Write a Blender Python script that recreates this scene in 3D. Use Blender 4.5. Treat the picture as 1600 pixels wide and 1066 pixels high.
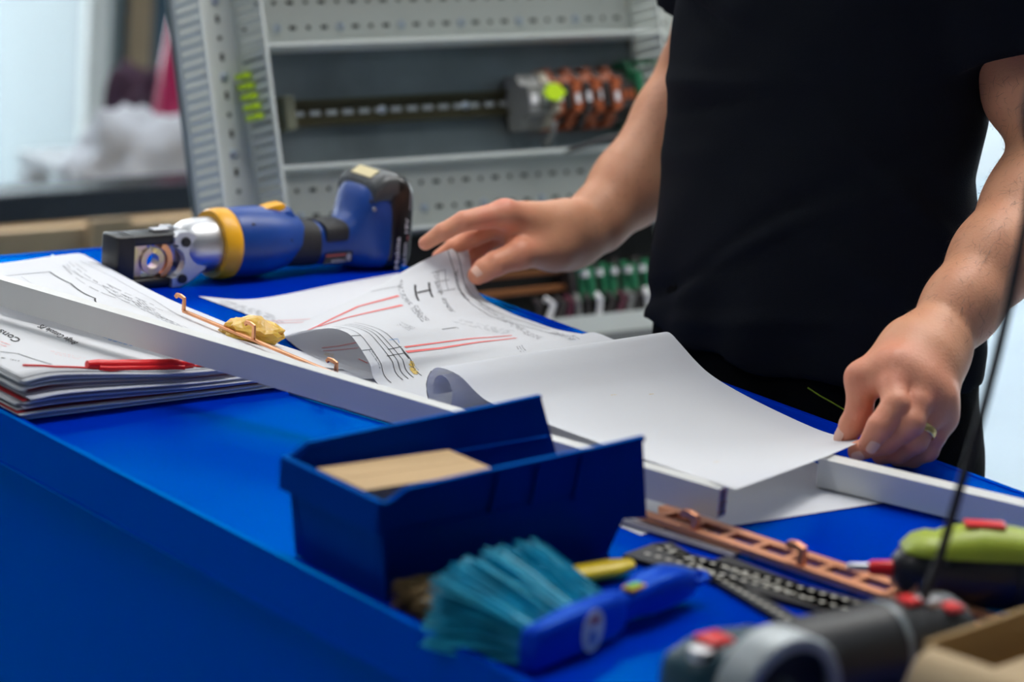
import bpy, bmesh, math, random
import numpy as np
from mathutils import Vector, Matrix, noise
random.seed(7); np.random.seed(7)
for o in list(bpy.data.objects): bpy.data.objects.remove(o)
scn = bpy.context.scene; COL = scn.collection

# ---------------------------------------------------------------- camera, world, lights, exposure
FPX = 4800.0; CAMZ = 1.6
RC = np.array([[0.7939920, 0.0879566, -0.6015316], [-0.6038010, 0.2291991, -0.7634737], [0.0707180, 0.9693974, 0.2350905]])
cam = bpy.data.cameras.new('camera'); camo = bpy.data.objects.new('camera', cam); COL.objects.link(camo)
cam.sensor_width = 36; cam.lens = FPX / 1600 * 36; cam.clip_start = .05; cam.clip_end = 100
mw = Matrix([list(RC[i]) + [0] for i in range(3)] + [[0, 0, 0, 1]]); mw.translation = (0, 0, CAMZ)
camo.matrix_world = mw; scn.camera = camo
cam.dof.use_dof = True; cam.dof.focus_distance = 2.77; cam.dof.aperture_fstop = 4.0

w = bpy.data.worlds.new('daylight'); scn.world = w; w.use_nodes = True
w.node_tree.nodes['Background'].inputs[0].default_value = (.88, .95, 1, 1)
w.node_tree.nodes['Background'].inputs[1].default_value = 11.0
vs = scn.view_settings; vs.view_transform = 'Standard'; vs.look = 'None'; vs.gamma = 1; vs.use_curve_mapping = False
vs.exposure = -0.15
LAMPS = [(3.9, 4.9, 22), (2.3, 4.9, 22), (.6, 5.0, 24), (3.9, 2.3, 32), (2.3, 2.3, 38), (-.3, 2.0, 9)]  # third added for soft light on the shirt, last an added front-left fill
LAMPZ = 3.2

# ---------------------------------------------------------------- helpers
def ray(px, py): return RC @ np.array([px - 800.0, -(py - 533.0), -FPX])
EYE = np.array([0, 0, CAMZ])
def atz(px, py, z): v = ray(px, py); return EYE + v * ((z - CAMZ) / v[2])
def atx(px, py, x): v = ray(px, py); return EYE + v * (x / v[0])
def aty(px, py, y): v = ray(px, py); return EYE + v * (y / v[1])
def atd(px, py, d): return EYE + ray(px, py) * (d / FPX)
def proj(P):
    q = (np.asarray(P) - EYE) @ RC
    return np.stack([800 + FPX * q[..., 0] / -q[..., 2], 533 - FPX * q[..., 1] / -q[..., 2], -q[..., 2]], -1)

MATS = {}
def M(name, col, rough=.5, metal=0, noise_amt=0, nscale=30, bump=0, bscale=200, coat=0, sub=0, trans=0, emit=None, col2=None, spec=None, tint=None):
    if name in MATS: return MATS[name]
    m = bpy.data.materials.new(name); m.use_nodes = True; MATS[name] = m
    nt = m.node_tree; b = nt.nodes['Principled BSDF']
    b.inputs['Base Color'].default_value = (*col, 1); b.inputs['Roughness'].default_value = rough; b.inputs['Metallic'].default_value = metal
    if coat: b.inputs['Coat Weight'].default_value = coat; b.inputs['Coat Roughness'].default_value = .12
    if tint: b.inputs['Specular Tint'].default_value = (*tint, 1)
    if spec is not None: b.inputs['Specular IOR Level'].default_value = spec
    if sub: b.inputs['Subsurface Weight'].default_value = sub; b.inputs['Subsurface Radius'].default_value = (.012, .004, .002); b.inputs['Subsurface Scale'].default_value = .6
    if trans: b.inputs['Transmission Weight'].default_value = trans
    if emit: b.inputs['Emission Color'].default_value = (*emit[0], 1); b.inputs['Emission Strength'].default_value = emit[1]
    tc = nt.nodes.new('ShaderNodeTexCoord')
    if noise_amt or col2:
        n = nt.nodes.new('ShaderNodeTexNoise'); n.inputs['Scale'].default_value = nscale; n.inputs['Detail'].default_value = 5
        nt.links.new(tc.outputs['Object'], n.inputs['Vector'])
        r = nt.nodes.new('ShaderNodeMix'); r.data_type = 'RGBA'
        c2 = col2 if col2 else tuple(max(0, c * (1 - noise_amt)) for c in col)
        r.inputs[6].default_value = (*col, 1); r.inputs[7].default_value = (*c2, 1)
        mr = nt.nodes.new('ShaderNodeMapRange'); mr.inputs[1].default_value = .35; mr.inputs[2].default_value = .65
        nt.links.new(n.outputs[0], mr.inputs[0]); nt.links.new(mr.outputs[0], r.inputs[0]); nt.links.new(r.outputs[2], b.inputs['Base Color'])
    if bump:
        n2 = nt.nodes.new('ShaderNodeTexNoise'); n2.inputs['Scale'].default_value = bscale; n2.inputs['Detail'].default_value = 3
        nt.links.new(tc.outputs['Object'], n2.inputs['Vector'])
        bp = nt.nodes.new('ShaderNodeBump'); bp.inputs['Strength'].default_value = bump; bp.inputs['Distance'].default_value = .002
        nt.links.new(n2.outputs[0], bp.inputs['Height']); nt.links.new(bp.outputs[0], b.inputs['Normal'])
    return m

class MB:
    """collects shapes into one mesh"""
    def __init__(s): s.v = []; s.f = []
    def add(s, v, f, T=None):
        k = len(s.v)
        for p in v: s.v.append(tuple(T @ Vector(p)) if T is not None else tuple(float(c) for c in p))
        for q in f: s.f.append(tuple(i + k for i in q))
        return s
    def box(s, a, b, T=None, bev=0):
        x0, y0, z0 = a; x1, y1, z1 = b
        if not bev:
            v = [(x0,y0,z0),(x1,y0,z0),(x1,y1,z0),(x0,y1,z0),(x0,y0,z1),(x1,y0,z1),(x1,y1,z1),(x0,y1,z1)]
            return s.add(v, [(3,2,1,0),(4,5,6,7),(0,1,5,4),(1,2,6,5),(2,3,7,6),(3,0,4,7)], T)
        bm = bmesh.new(); bmesh.ops.create_cube(bm, size=1)
        for q in bm.verts: q.co = Vector(((x0+x1)/2 + q.co.x*(x1-x0), (y0+y1)/2 + q.co.y*(y1-y0), (z0+z1)/2 + q.co.z*(z1-z0)))
        bmesh.ops.bevel(bm, geom=list(bm.edges), offset=bev, segments=3, affect='EDGES', profile=.5)
        bm.verts.index_update()
        s.add([q.co[:] for q in bm.verts], [[q.index for q in f.verts] for f in bm.faces], T); bm.free(); return s
    def prism(s, poly, d0, d1, T=None, axis=2):
        n = len(poly)
        def P(p, d): return (p[0], p[1], d) if axis == 2 else ((p[0], d, p[1]) if axis == 1 else (d, p[0], p[1]))
        v = [P(p, d0) for p in poly] + [P(p, d1) for p in poly]
        f = [tuple(range(n))[::-1], tuple(range(n, 2*n))] + [(i, (i+1) % n, n+(i+1) % n, n+i) for i in range(n)]
        return s.add(v, f, T)
    def tube(s, path, r, n=10, T=None, cap=True, up=None):
        path = [Vector(p) for p in path]; rr = r if isinstance(r, (list, tuple)) else [r]*len(path)
        v = []; f = []
        t0 = (path[1]-path[0]).normalized(); u = Vector(up) if up else (Vector((0,0,1)) if abs(t0.z) < .9 else Vector((1,0,0)))
        for i, p in enumerate(path):
            t = (path[min(i+1, len(path)-1)] - path[max(i-1, 0)]).normalized()
            u = (u - t*u.dot(t)).normalized(); b = t.cross(u)
            for k in range(n):
                a = 2*math.pi*k/n; v.append(p + (u*math.cos(a) + b*math.sin(a))*rr[i])
        for i in range(len(path)-1):
            for k in range(n): f.append((i*n+k, i*n+(k+1) % n, (i+1)*n+(k+1) % n, (i+1)*n+k))
        if cap: f.append(tuple(range(n))[::-1]); f.append(tuple((len(path)-1)*n+k for k in range(n)))
        return s.add(v, f, T)
    def flat(s, path, wd, th, T=None, up=(0,0,1)):
        """rectangular bar along a path"""
        path = [Vector(p) for p in path]; v = []; f = []; up = Vector(up)
        for i, p in enumerate(path):
            t = (path[min(i+1, len(path)-1)] - path[max(i-1, 0)]).normalized()
            sd = t.cross(up)
            if sd.length < 1e-4: sd = Vector((0,1,0))
            sd.normalize(); u = sd.cross(t)
            for a, b in ((-1,-1),(1,-1),(1,1),(-1,1)): v.append(p + sd*a*wd/2 + u*b*th/2)
        for i in range(len(path)-1):
            for k in range(4): f.append((i*4+k, i*4+(k+1) % 4, (i+1)*4+(k+1) % 4, (i+1)*4+k))
        f.append((3,2,1,0)); q = (len(path)-1)*4; f.append((q, q+1, q+2, q+3))
        return s.add(v, f, T)
    def lathe(s, prof, n=32, T=None):
        """profile (x, r) turned about the local X axis"""
        v = []; f = []
        for x, r in prof:
            for k in range(n): a = 2*math.pi*k/n; v.append((x, r*math.cos(a), r*math.sin(a)))
        for i in range(len(prof)-1):
            for k in range(n): f.append((i*n+k, i*n+(k+1) % n, (i+1)*n+(k+1) % n, (i+1)*n+k))
        f.append(tuple(range(n))[::-1]); f.append(tuple((len(prof)-1)*n+k for k in range(n)))
        return s.add(v, f, T)
    def loft(s, rings, T=None, cap=True):
        n = len(rings[0]); v = [p for r in rings for p in r]; f = []
        for i in range(len(rings)-1):
            for k in range(n): f.append((i*n+k, i*n+(k+1) % n, (i+1)*n+(k+1) % n, (i+1)*n+k))
        if cap: f.append(tuple(range(n))[::-1]); f.append(tuple((len(rings)-1)*n+k for k in range(n)))
        return s.add(v, f, T)
    def build(s, name, mat, parent=None, smooth=None, bevel=0, mats=None, fmat=None):
        me = bpy.data.meshes.new(name); me.from_pydata(s.v, [], s.f); me.validate()
        bm = bmesh.new(); bm.from_mesh(me); bmesh.ops.recalc_face_normals(bm, faces=bm.faces)
        if bevel:
            es = [e for e in bm.edges if len(e.link_faces) == 2 and e.calc_face_angle(0) > .5]
            bmesh.ops.bevel(bm, geom=es, offset=bevel, segments=2, affect='EDGES', profile=.5, clamp_overlap=True)
        bm.to_mesh(me); bm.free()
        o = link(name, me, mat, parent)
        if smooth: shade(o, smooth)
        return o
WM = {}                      # world matrix of every object that is not at the origin
def link(name, me, mat, parent=None):
    me.materials.clear()
    if mat: me.materials.append(mat)
    o = bpy.data.objects.new(name, me); COL.objects.link(o)
    if parent: o.parent = parent; o.matrix_parent_inverse = WM.get(parent, Matrix.Identity(4)).inverted()
    return o
def shade(o, ang=40):
    me = o.data
    me.polygons.foreach_set('use_smooth', [True]*len(me.polygons))
    if ang < 180 and hasattr(me, 'set_sharp_from_angle'): me.set_sharp_from_angle(angle=math.radians(ang))
def tag(o, label=None, cat=None, group=None, kind=None):
    if label: o['label'] = label
    if cat: o['category'] = cat
    if group: o['group'] = group
    if kind: o['kind'] = kind
    return o
def thing(name, label, cat, loc, group=None):
    o = bpy.data.objects.new(name, None); COL.objects.link(o); o.location = loc; o.empty_display_size = .05
    WM[o] = Matrix.Translation(Vector([float(c) for c in loc]))
    return tag(o, label, cat, group)
def share(name, me, parent, mtx):
    o = bpy.data.objects.new(name, me); COL.objects.link(o); o.parent = parent
    o.matrix_parent_inverse = WM.get(parent, Matrix.Identity(4)).inverted(); o.matrix_basis = mtx; WM[o] = mtx; return o
def mesh_of(mb, mat):
    me = bpy.data.meshes.new('piece'); me.from_pydata(mb.v, [], mb.f)
    bm = bmesh.new(); bm.from_mesh(me); bmesh.ops.recalc_face_normals(bm, faces=bm.faces); bm.to_mesh(me); bm.free()
    me.materials.append(mat); return me
def frame(o, ex, ey):
    ex = Vector(ex).normalized(); ey = Vector(ey); ez = ex.cross(ey).normalized(); ey = ez.cross(ex)
    return Matrix(((ex.x, ey.x, ez.x, o[0]), (ex.y, ey.y, ez.y, o[1]), (ex.z, ey.z, ez.z, o[2]), (0,0,0,1)))
def text_geo(s, bold=0):
    cu = bpy.data.curves.new('t', 'FONT'); cu.body = s; cu.offset = bold; cu.resolution_u = 2
    o = bpy.data.objects.new('t', cu); COL.objects.link(o)
    dg = bpy.context.evaluated_depsgraph_get(); me = o.evaluated_get(dg).to_mesh()
    v = np.array([p.co[:] for p in me.vertices]); f = [tuple(p.vertices) for p in me.polygons]
    o.evaluated_get(dg).to_mesh_clear(); bpy.data.objects.remove(o); bpy.data.curves.remove(cu)
    if len(v): v = v[:, :2] - v[:, :2].min(0)
    return v, f
def sm(x): x = min(1, max(0, x)); return x*x*(3-2*x)

# ---------------------------------------------------------------- materials
def glossy_paint(name, col, gl, rough, ior=1.3, nscale=6, var=.2):
    m = bpy.data.materials.new(name); m.use_nodes = True; nt = m.node_tree; nt.nodes.remove(nt.nodes['Principled BSDF']); MATS[name] = m
    d = nt.nodes.new('ShaderNodeBsdfDiffuse'); g = nt.nodes.new('ShaderNodeBsdfGlossy'); g.inputs['Color'].default_value = (*gl, 1); g.inputs['Roughness'].default_value = rough
    fz = nt.nodes.new('ShaderNodeFresnel'); fz.inputs[0].default_value = ior; mx = nt.nodes.new('ShaderNodeMixShader')
    tc = nt.nodes.new('ShaderNodeTexCoord'); n = nt.nodes.new('ShaderNodeTexNoise'); n.inputs['Scale'].default_value = nscale; n.inputs['Detail'].default_value = 5; nt.links.new(tc.outputs['Object'], n.inputs['Vector'])
    r = nt.nodes.new('ShaderNodeMix'); r.data_type = 'RGBA'; r.inputs[6].default_value = (*col, 1); r.inputs[7].default_value = (*[c*(1-var) for c in col], 1)
    nt.links.new(n.outputs[0], r.inputs[0]); nt.links.new(r.outputs[2], d.inputs['Color'])
    nt.links.new(fz.outputs[0], mx.inputs[0]); nt.links.new(d.outputs[0], mx.inputs[1]); nt.links.new(g.outputs[0], mx.inputs[2]); nt.links.new(mx.outputs[0], nt.nodes['Material Output'].inputs[0])
    return m
blue_steel = glossy_paint('blue_paint', (.0, .022, .50), (.0, .45, 1.0), .25, 1.55)
paper = None
def paper_mat(name, col, tr=.18):
    m = bpy.data.materials.new(name); m.use_nodes = True; nt = m.node_tree; b = nt.nodes['Principled BSDF']
    b.inputs['Base Color'].default_value = (*col, 1); b.inputs['Roughness'].default_value = .75; b.inputs['Specular IOR Level'].default_value = .25
    t = nt.nodes.new('ShaderNodeBsdfTranslucent'); t.inputs[0].default_value = (*col, 1)
    mx = nt.nodes.new('ShaderNodeMixShader'); mx.inputs[0].default_value = tr
    nt.links.new(b.outputs[0], mx.inputs[1]); nt.links.new(t.outputs[0], mx.inputs[2])
    nt.links.new(mx.outputs[0], nt.nodes['Material Output'].inputs[0])
    n = nt.nodes.new('ShaderNodeTexNoise'); n.inputs['Scale'].default_value = 14
    bp = nt.nodes.new('ShaderNodeBump'); bp.inputs['Strength'].default_value = .06; bp.inputs['Distance'].default_value = .004
    nt.links.new(n.outputs[0], bp.inputs['Height']); nt.links.new(bp.outputs[0], b.inputs['Normal'])
    return m
paper = paper_mat('paper', (.80, .81, .84)); paper_b = paper_mat('paper_bluish', (.70, .72, .80)); paper_l = paper_mat('paper_lilac', (.62, .60, .74))
ink = M('ink', (.03, .03, .035), .7); ink_grey = M('ink_grey', (.22, .22, .24), .7); ink_red = M('red_marker', (.86, .16, .15), .6); ink_pink = M('pink_marker', (.92, .45, .45), .6)
ink_yellow = M('yellow_marker', (.80, .55, .12), .6); ink_blue = M('blue_marker', (.25, .45, .80), .6)
white_pl = M('white_plastic', (.74, .74, .72), .38, noise_amt=.05, nscale=8)
copper = M('copper', (.86, .40, .20), .30, 1, noise_amt=.25, nscale=25)
black_pl = M('black_plastic', (.012, .012, .014), .38, bump=.05, bscale=300)
rubber = M('black_rubber', (.016, .017, .019), .65, bump=.2, bscale=500)
tool_blue = M('tool_blue', (.002, .055, .31), .40, noise_amt=.15, nscale=18, bump=.05, bscale=500)
yellow_pl = M('yellow_plastic', (.88, .42, .006), .42)
steel = M('bright_steel', (.62, .62, .64), .42, 1, noise_amt=.15, nscale=20)
alu = M('cast_aluminium', (.60, .61, .65), .42, .75)
duct_grey = M('duct_grey', (.56, .60, .57), .5)
galv = M('galvanised_plate', (.26, .31, .33), .32, .85, noise_amt=.35, nscale=7)
card = M('cardboard', (.62, .42, .22), .85, noise_amt=.1, nscale=12, bump=.1, bscale=120)
shirt_m = M('shirt_cotton', (.0080, .0098, .0150), .9, bump=.35, bscale=900, spec=.10)
trouser_m = M('trouser_cotton', (.0025, .003, .004), .9, bump=.3, bscale=700, spec=.08)

# ---------------------------------------------------------------- room shell
X0, X1, Y0, Y1, H = -3.0, 7.6, -3.0, 6.3, 3.6
floor_m = M('epoxy_floor', (.46, .56, .64), .22, noise_amt=.12, nscale=2)
wall_m = M('wall_paint', (.62, .66, .67), .8, noise_amt=.05, nscale=3)
def struct(name, mb, mat, parent=None, **k):
    o = mb.build(name, mat, parent, **k)
    if parent is None: o['kind'] = 'structure'
    return o
struct('floor', MB().box((X0, Y0, -.1), (X1, Y1, 0)), floor_m)
struct('ceiling', MB().box((X0, Y0, H), (X1, Y1, H+.1)), M('ceiling_paint', (.7, .7, .7), .9))
DX0, DX1, DZ = 1.6, 3.76, 2.4                       # glazed door opening in the back wall
wb = MB(); wb.box((X0, Y1, 0), (DX0, Y1+.15, H)); wb.box((DX1, Y1, 0), (X1, Y1+.15, H)); wb.box((DX0, Y1, DZ), (DX1, Y1+.15, H))
struct('wall_back', wb, wall_m)
WY0, WY1, WZ0, WZ1 = 3.9, 6.1, .25, 2.5             # window in the right wall
wr = MB(); wr.box((X1, Y0, 0), (X1+.15, WY0, H)); wr.box((X1, WY1, 0), (X1+.15, Y1, H)); wr.box((X1, WY0, 0), (X1+.15, WY1, WZ0)); wr.box((X1, WY0, WZ1), (X1+.15, WY1, H))
struct('wall_right', wr, wall_m)
wall_d = M('dark_wall_paint', (.28, .30, .32), .8, noise_amt=.1, nscale=3)
struct('wall_left', MB().box((X0-.15, Y0, 0), (X0, Y1, H)), wall_d)
struct('wall_front', MB().box((X0, Y0-.15, 0), (X1, Y0, H)), wall_d)
fr_m = M('grey_frame_paint', (.33, .40, .42), .5)
glass = bpy.data.materials.new('window_glass'); glass.use_nodes = True; gn = glass.node_tree; gn.nodes.remove(gn.nodes['Principled BSDF'])
g1_ = gn.nodes.new('ShaderNodeBsdfTransparent'); g2_ = gn.nodes.new('ShaderNodeBsdfGlossy'); g2_.inputs['Roughness'].default_value = .03; g3_ = gn.nodes.new('ShaderNodeMixShader'); g3_.inputs[0].default_value = .08
gn.links.new(g1_.outputs[0], g3_.inputs[1]); gn.links.new(g2_.outputs[0], g3_.inputs[2]); gn.links.new(g3_.outputs[0], gn.nodes['Material Output'].inputs[0])
d1 = MB()
for a, b in (((DX0, Y1-.03, 0), (DX0+.08, Y1+.12, DZ)), ((DX1-.10, Y1-.03, 0), (DX1, Y1+.12, DZ)), ((DX0+.08, Y1-.03, DZ-.08), (DX1-.10, Y1+.12, DZ)), ((DX0+.08, Y1-.03, 0), (DX1-.10, Y1+.12, .08))): d1.box(a, b)
do = struct('door_1', d1, fr_m, bevel=.004)
MB().box((DX0+.08, Y1+.04, .08), (DX1-.10, Y1+.05, DZ-.08)).build('pane', glass, do)
w1 = MB()
for a, b in (((X1-.03, WY0, WZ0), (X1+.12, WY0+.07, WZ1)), ((X1-.03, WY1-.07, WZ0), (X1+.12, WY1, WZ1)), ((X1-.03, WY0+.07, WZ0), (X1+.12, WY1-.07, WZ0+.07)), ((X1-.03, WY0+.07, WZ1-.07), (X1+.12, WY1-.07, WZ1))): w1.box(a, b)
wo = struct('window_1', w1, fr_m, bevel=.004)
MB().box((X1+.04, WY0+.07, WZ0+.07), (X1+.05, WY1-.07, WZ1-.07)).build('pane', glass, wo)
struct('ground_outside', MB().box((X0, Y1+.15, -.12), (X1+12, Y1+14, -.02)).box((X1+.15, Y0, -.12), (X1+12, Y1+.15, -.02)), M('pale_concrete', (.80, .86, .90), .8, noise_amt=.1, nscale=1.5))
# ceiling luminaires, two of them only added fills: housing, diffuser and its light
lamp_h = M('lamp_housing', (.75, .75, .75), .5); lamp_d = M('lamp_diffuser', (.9, .9, .9), .6, emit=((1, .98, .95), 2.0))
for i, (lx, ly, pw) in enumerate(LAMPS):
    t = thing('ceiling_light', 'hanging LED ceiling panel ' + ('beyond the control panel, farther right', 'above the control panel', 'added for soft side light on the shirt, near the glazed door', 'behind the person', 'directly above the person and bench', 'added as fill light on the near left side of the bench')[i], 'ceiling light', (lx, ly, LAMPZ), 'LED ceiling panels')
    MB().box((lx-.62, ly-.32, LAMPZ+.01), (lx+.62, ly+.32, LAMPZ+.07), bev=.008).build('housing', lamp_h, t)
    MB().box((lx-.58, ly-.28, LAMPZ+.002), (lx+.58, ly+.28, LAMPZ+.012)).build('diffuser', lamp_d, t)
    for sx in (-.5, .5): MB().tube([(lx+sx, ly, LAMPZ+.06), (lx+sx, ly, H)], .003, 6).build('suspension_wire', steel, t)
    L = bpy.data.lights.new('panel_light', 'AREA'); L.shape = 'RECTANGLE'; L.size = 1.15; L.size_y = .55; L.energy = pw; L.color = (1, .975, .94)
    lo = bpy.data.objects.new('panel_light', L); COL.objects.link(lo); lo.location = (lx, ly, LAMPZ-.004)

# ---------------------------------------------------------------- workbench
TZ = .9; TX0, TX1, TY0, TY1 = 1.209, 1.88, .75, 2.765
wbn = thing('workbench', 'long blue steel workbench covered with papers and tools', 'workbench', (1.54, 1.7, 0))
MB().box((TX0, TY0, TZ-.025), (TX1, TY1, TZ)).build('tabletop', blue_steel, wbn, bevel=.002)
r = MB(); r.prism([(TX0-.004, TZ-.036), (TX0+.003, TZ-.036), (TX0+.003, TZ+.0055), (TX0+.001, TZ+.007), (TX0-.002, TZ+.007), (TX0-.004, TZ+.0055)], TY0, TY1, axis=1)
r.build('front_rim', blue_steel, wbn)
MB().box((TX1-.004, TY0, TZ-.036), (TX1+.004, TY1, TZ+.001)).build('back_rim', blue_steel, wbn, bevel=.0015)
MB().box((TX0, TY1-.004, TZ-.036), (TX1, TY1+.004, TZ+.001)).build('end_rim', blue_steel, wbn, bevel=.0015)
MB().box((TX0+.018, TY0+.02, .10), (TX1-.018, TY1-.02, TZ-.025)).build('cabinet_body', blue_steel, wbn, bevel=.003)
MB().tube([(TX0-.002, TY0, TZ-.037), (TX0-.002, TY1, TZ-.037)], .003, 8).build('rolled_edge', blue_steel, wbn, smooth=60)
MB().box((TX0+.05, TY0+.06, 0), (TX1-.05, TY1-.06, .10)).build('plinth', M('dark_plinth', (.02, .02, .025), .6), wbn)

# ---------------------------------------------------------------- paper sheets
def catmull(P, t):
    """P (n,...,3) control rows, t in 0..1"""
    n = len(P); x = np.clip(t, 0, 1)*(n-1); i = np.minimum(np.floor(x).astype(int), n-2); f = (x-i)
    g = lambda k: P[np.clip(k, 0, n-1)]
    p1, p2 = g(i), g(i+1)
    p0 = np.where((i == 0).reshape(-1, *[1]*(P.ndim-1)), 2*p1-p2, g(i-1)); p3 = np.where((i == n-2).reshape(-1, *[1]*(P.ndim-1)), 2*p2-p1, g(i+2))
    f = f.reshape(-1, *[1]*(P.ndim-1))
    return .5*(2*p1 + (p2-p0)*f + (2*p0-5*p1+4*p2-p3)*f*f + (3*p1-p0-3*p2+p3)*f**3)
class Sheet:
    def __init__(s, name, ctrl, label, nu=40, nv=60, mat=None, cat='paper', group=None, parent=None):
        s.C = np.array(ctrl, float)          # (rows v, cols u, 3)
        s.nu, s.nv = nu, nv
        G = s.ev(*[a.ravel() for a in np.meshgrid(np.linspace(0, 1, nu), np.linspace(0, 1, nv))])
        s.G = G.reshape(nv, nu, 3); mb = MB(); mb.v = [tuple(p) for p in G]
        mb.f = [(j*nu+i, j*nu+i+1, (j+1)*nu+i+1, (j+1)*nu+i) for j in range(nv-1) for i in range(nu-1)]
        me = bpy.data.meshes.new(name); me.from_pydata(mb.v, [], mb.f)
        s.o = link(name, me, mat or paper, parent); shade(s.o, 180)
        tag(s.o, label, cat, group)
        a = np.linspace(0, 1, 160); U, V = np.meshgrid(a, a); s.UV = np.stack([U.ravel(), V.ravel()], 1)
        s.Q = proj(s.ev(U.ravel(), V.ravel())); s.pr = {}
    def ev(s, u, v):
        u = np.atleast_1d(np.asarray(u, float)); v = np.atleast_1d(np.asarray(v, float))
        rows = catmull(s.C, v)                                   # (n, cols, 3)
        n = rows.shape[1]; x = np.clip(u, 0, 1)*(n-1); i = np.minimum(np.floor(x).astype(int), n-2); f = (x-i)[:, None]; k = np.arange(len(u))
        p1 = rows[k, i]; p2 = rows[k, i+1]
        p0 = np.where((i == 0)[:, None], 2*p1-p2, rows[k, np.maximum(i-1, 0)]); p3 = np.where((i == n-2)[:, None], 2*p2-p1, rows[k, np.minimum(i+2, n-1)])
        return .5*(2*p1 + (p2-p0)*f + (2*p0-5*p1+4*p2-p3)*f*f + (3*p1-p0-3*p2+p3)*f**3)
    def nrm(s, u, v):
        e = .004
        a = s.ev(np.minimum(u+e, 1), v) - s.ev(np.maximum(u-e, 0), v); b = s.ev(u, np.minimum(v+e, 1)) - s.ev(u, np.maximum(v-e, 0))
        n = np.cross(a, b); n /= np.linalg.norm(n, axis=1)[:, None]+1e-12
        n[n[:, 2] < 0] *= -1; return n
    def at(s, px, py):
        d = (s.Q[:, 0]-px)**2 + (s.Q[:, 1]-py)**2
        near = np.where(d < d.min()+16)[0]; k = near[np.argmin(s.Q[near, 2] + d[near]*.0004)]; return s.UV[k]
    def add(s, key, v, f):
        s.pr.setdefault(key, MB()).add(v, f)
    def line(s, uv, wd=.0007, key='ink', off=.0004):
        uv = np.array(uv, float); L = [uv[0]]
        for a, b in zip(uv[:-1], uv[1:]):
            n = max(2, int(np.linalg.norm(s.ev(*a)-s.ev(*b))/.006))
            L += [a+(b-a)*k/n for k in range(1, n+1)]
        L = np.array(L); P = s.ev(L[:, 0], L[:, 1]); N = s.nrm(L[:, 0], L[:, 1]); T = np.gradient(P, axis=0) if len(P) > 1 else P
        S = np.cross(T, N); S /= np.linalg.norm(S, axis=1)[:, None]+1e-12
        v = np.concatenate([P + N*off + S*wd/2, P + N*off - S*wd/2]); n = len(P)
        s.add(key, v, [(i, i+1, n+i+1, n+i) for i in range(n-1)])
    def px(s, pts, wd=.0007, key='ink'): s.line([s.at(*p) for p in pts], wd, key)
    def text(s, txt, p0, p1, p2, key='ink', bold=0):
        """p0 baseline start, p1 baseline end, p2 top above p0 (pixels seen in the photograph)"""
        v, f = text_geo(txt, bold); a, b, c = s.at(*p0), s.at(*p1), s.at(*p2)
        q = v/ v.max(0); uv = a + q[:, :1]*(b-a) + q[:, 1:]*(c-a)
        P = s.ev(uv[:, 0], uv[:, 1]) + s.nrm(uv[:, 0], uv[:, 1])*.0004; s.add(key, P, f)
    def scribble(s, p0, p1, p2, rows=3, key='ink_grey', wd=.0008):
        """rows of unreadable small print inside the parallelogram p0 p1 p2"""
        a, b, c = s.at(*p0), s.at(*p1), s.at(*p2)
        for r in range(rows):
            x = random.random()*.1; y = (r+.5)/rows
            while x < .95:
                l = random.uniform(.04, .16); e = min(1, x+l)
                if random.random() < .85: s.line([a+(b-a)*x+(c-a)*y, a+(b-a)*e+(c-a)*y], wd*random.uniform(.6, 1.2), key)
                x = e+random.uniform(.02, .06)
    def done(s):
        mats = dict(ink=ink, ink_grey=ink_grey, red=ink_red, pink=ink_pink, yellow=ink_yellow, blue=ink_blue)
        nm = dict(ink='printed_lines', ink_grey='small_print', red='red_highlight', pink='pink_highlight', yellow='yellow_highlight', blue='blue_print')
        for k, mb in s.pr.items(): mb.build(nm[k], mats[k], s.o)['kind'] = 'stuff'
        return s.o

# flat drawing under the lifted one
F = Sheet('drawing_sheet', [[atz(310, 463, .9012), atz(400, 467, .9012), atz(530, 443, .9013), atz(622, 427, .9012)],
                            [(1.60, 2.42, .9018), (1.68, 2.42, .9018), (1.77, 2.42, .9018), (1.855, 2.42, .9018)],
                            [(1.57, 2.30, .9012), (1.66, 2.30, .9016), (1.76, 2.30, .9016), (1.85, 2.30, .9016)],
                            [(1.56, 2.15, .9012), (1.65, 2.15, .9012), (1.75, 2.15, .9012), (1.85, 2.15, .9012)]],
          'flat circuit drawing with pink lines lying beneath the lifted drawing', group='circuit drawings')
F.px([(415, 500), (470, 497), (520, 493), (560, 478)], .0016, 'pink'); F.px([(425, 503), (480, 501), (530, 488)], .0016, 'pink')
F.px([(503, 542), (530, 538), (556, 533)], .0018, 'red'); F.px([(505, 546), (540, 543), (560, 541)], .0014, 'red')
F.px([(560, 558), (575, 566)], .0014, 'red')
F.scribble((440, 545), (560, 590), (450, 530), 6); F.scribble((330, 470), (420, 520), (350, 466), 5); F.scribble((505, 552), (520, 556), (508, 548), 2, 'yellow', .002)
for k in range(5): F.px([(480+k*4, 566+k*3), (565+k*5, 596+k*2)], .0005, 'ink_grey')
F.done()

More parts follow.
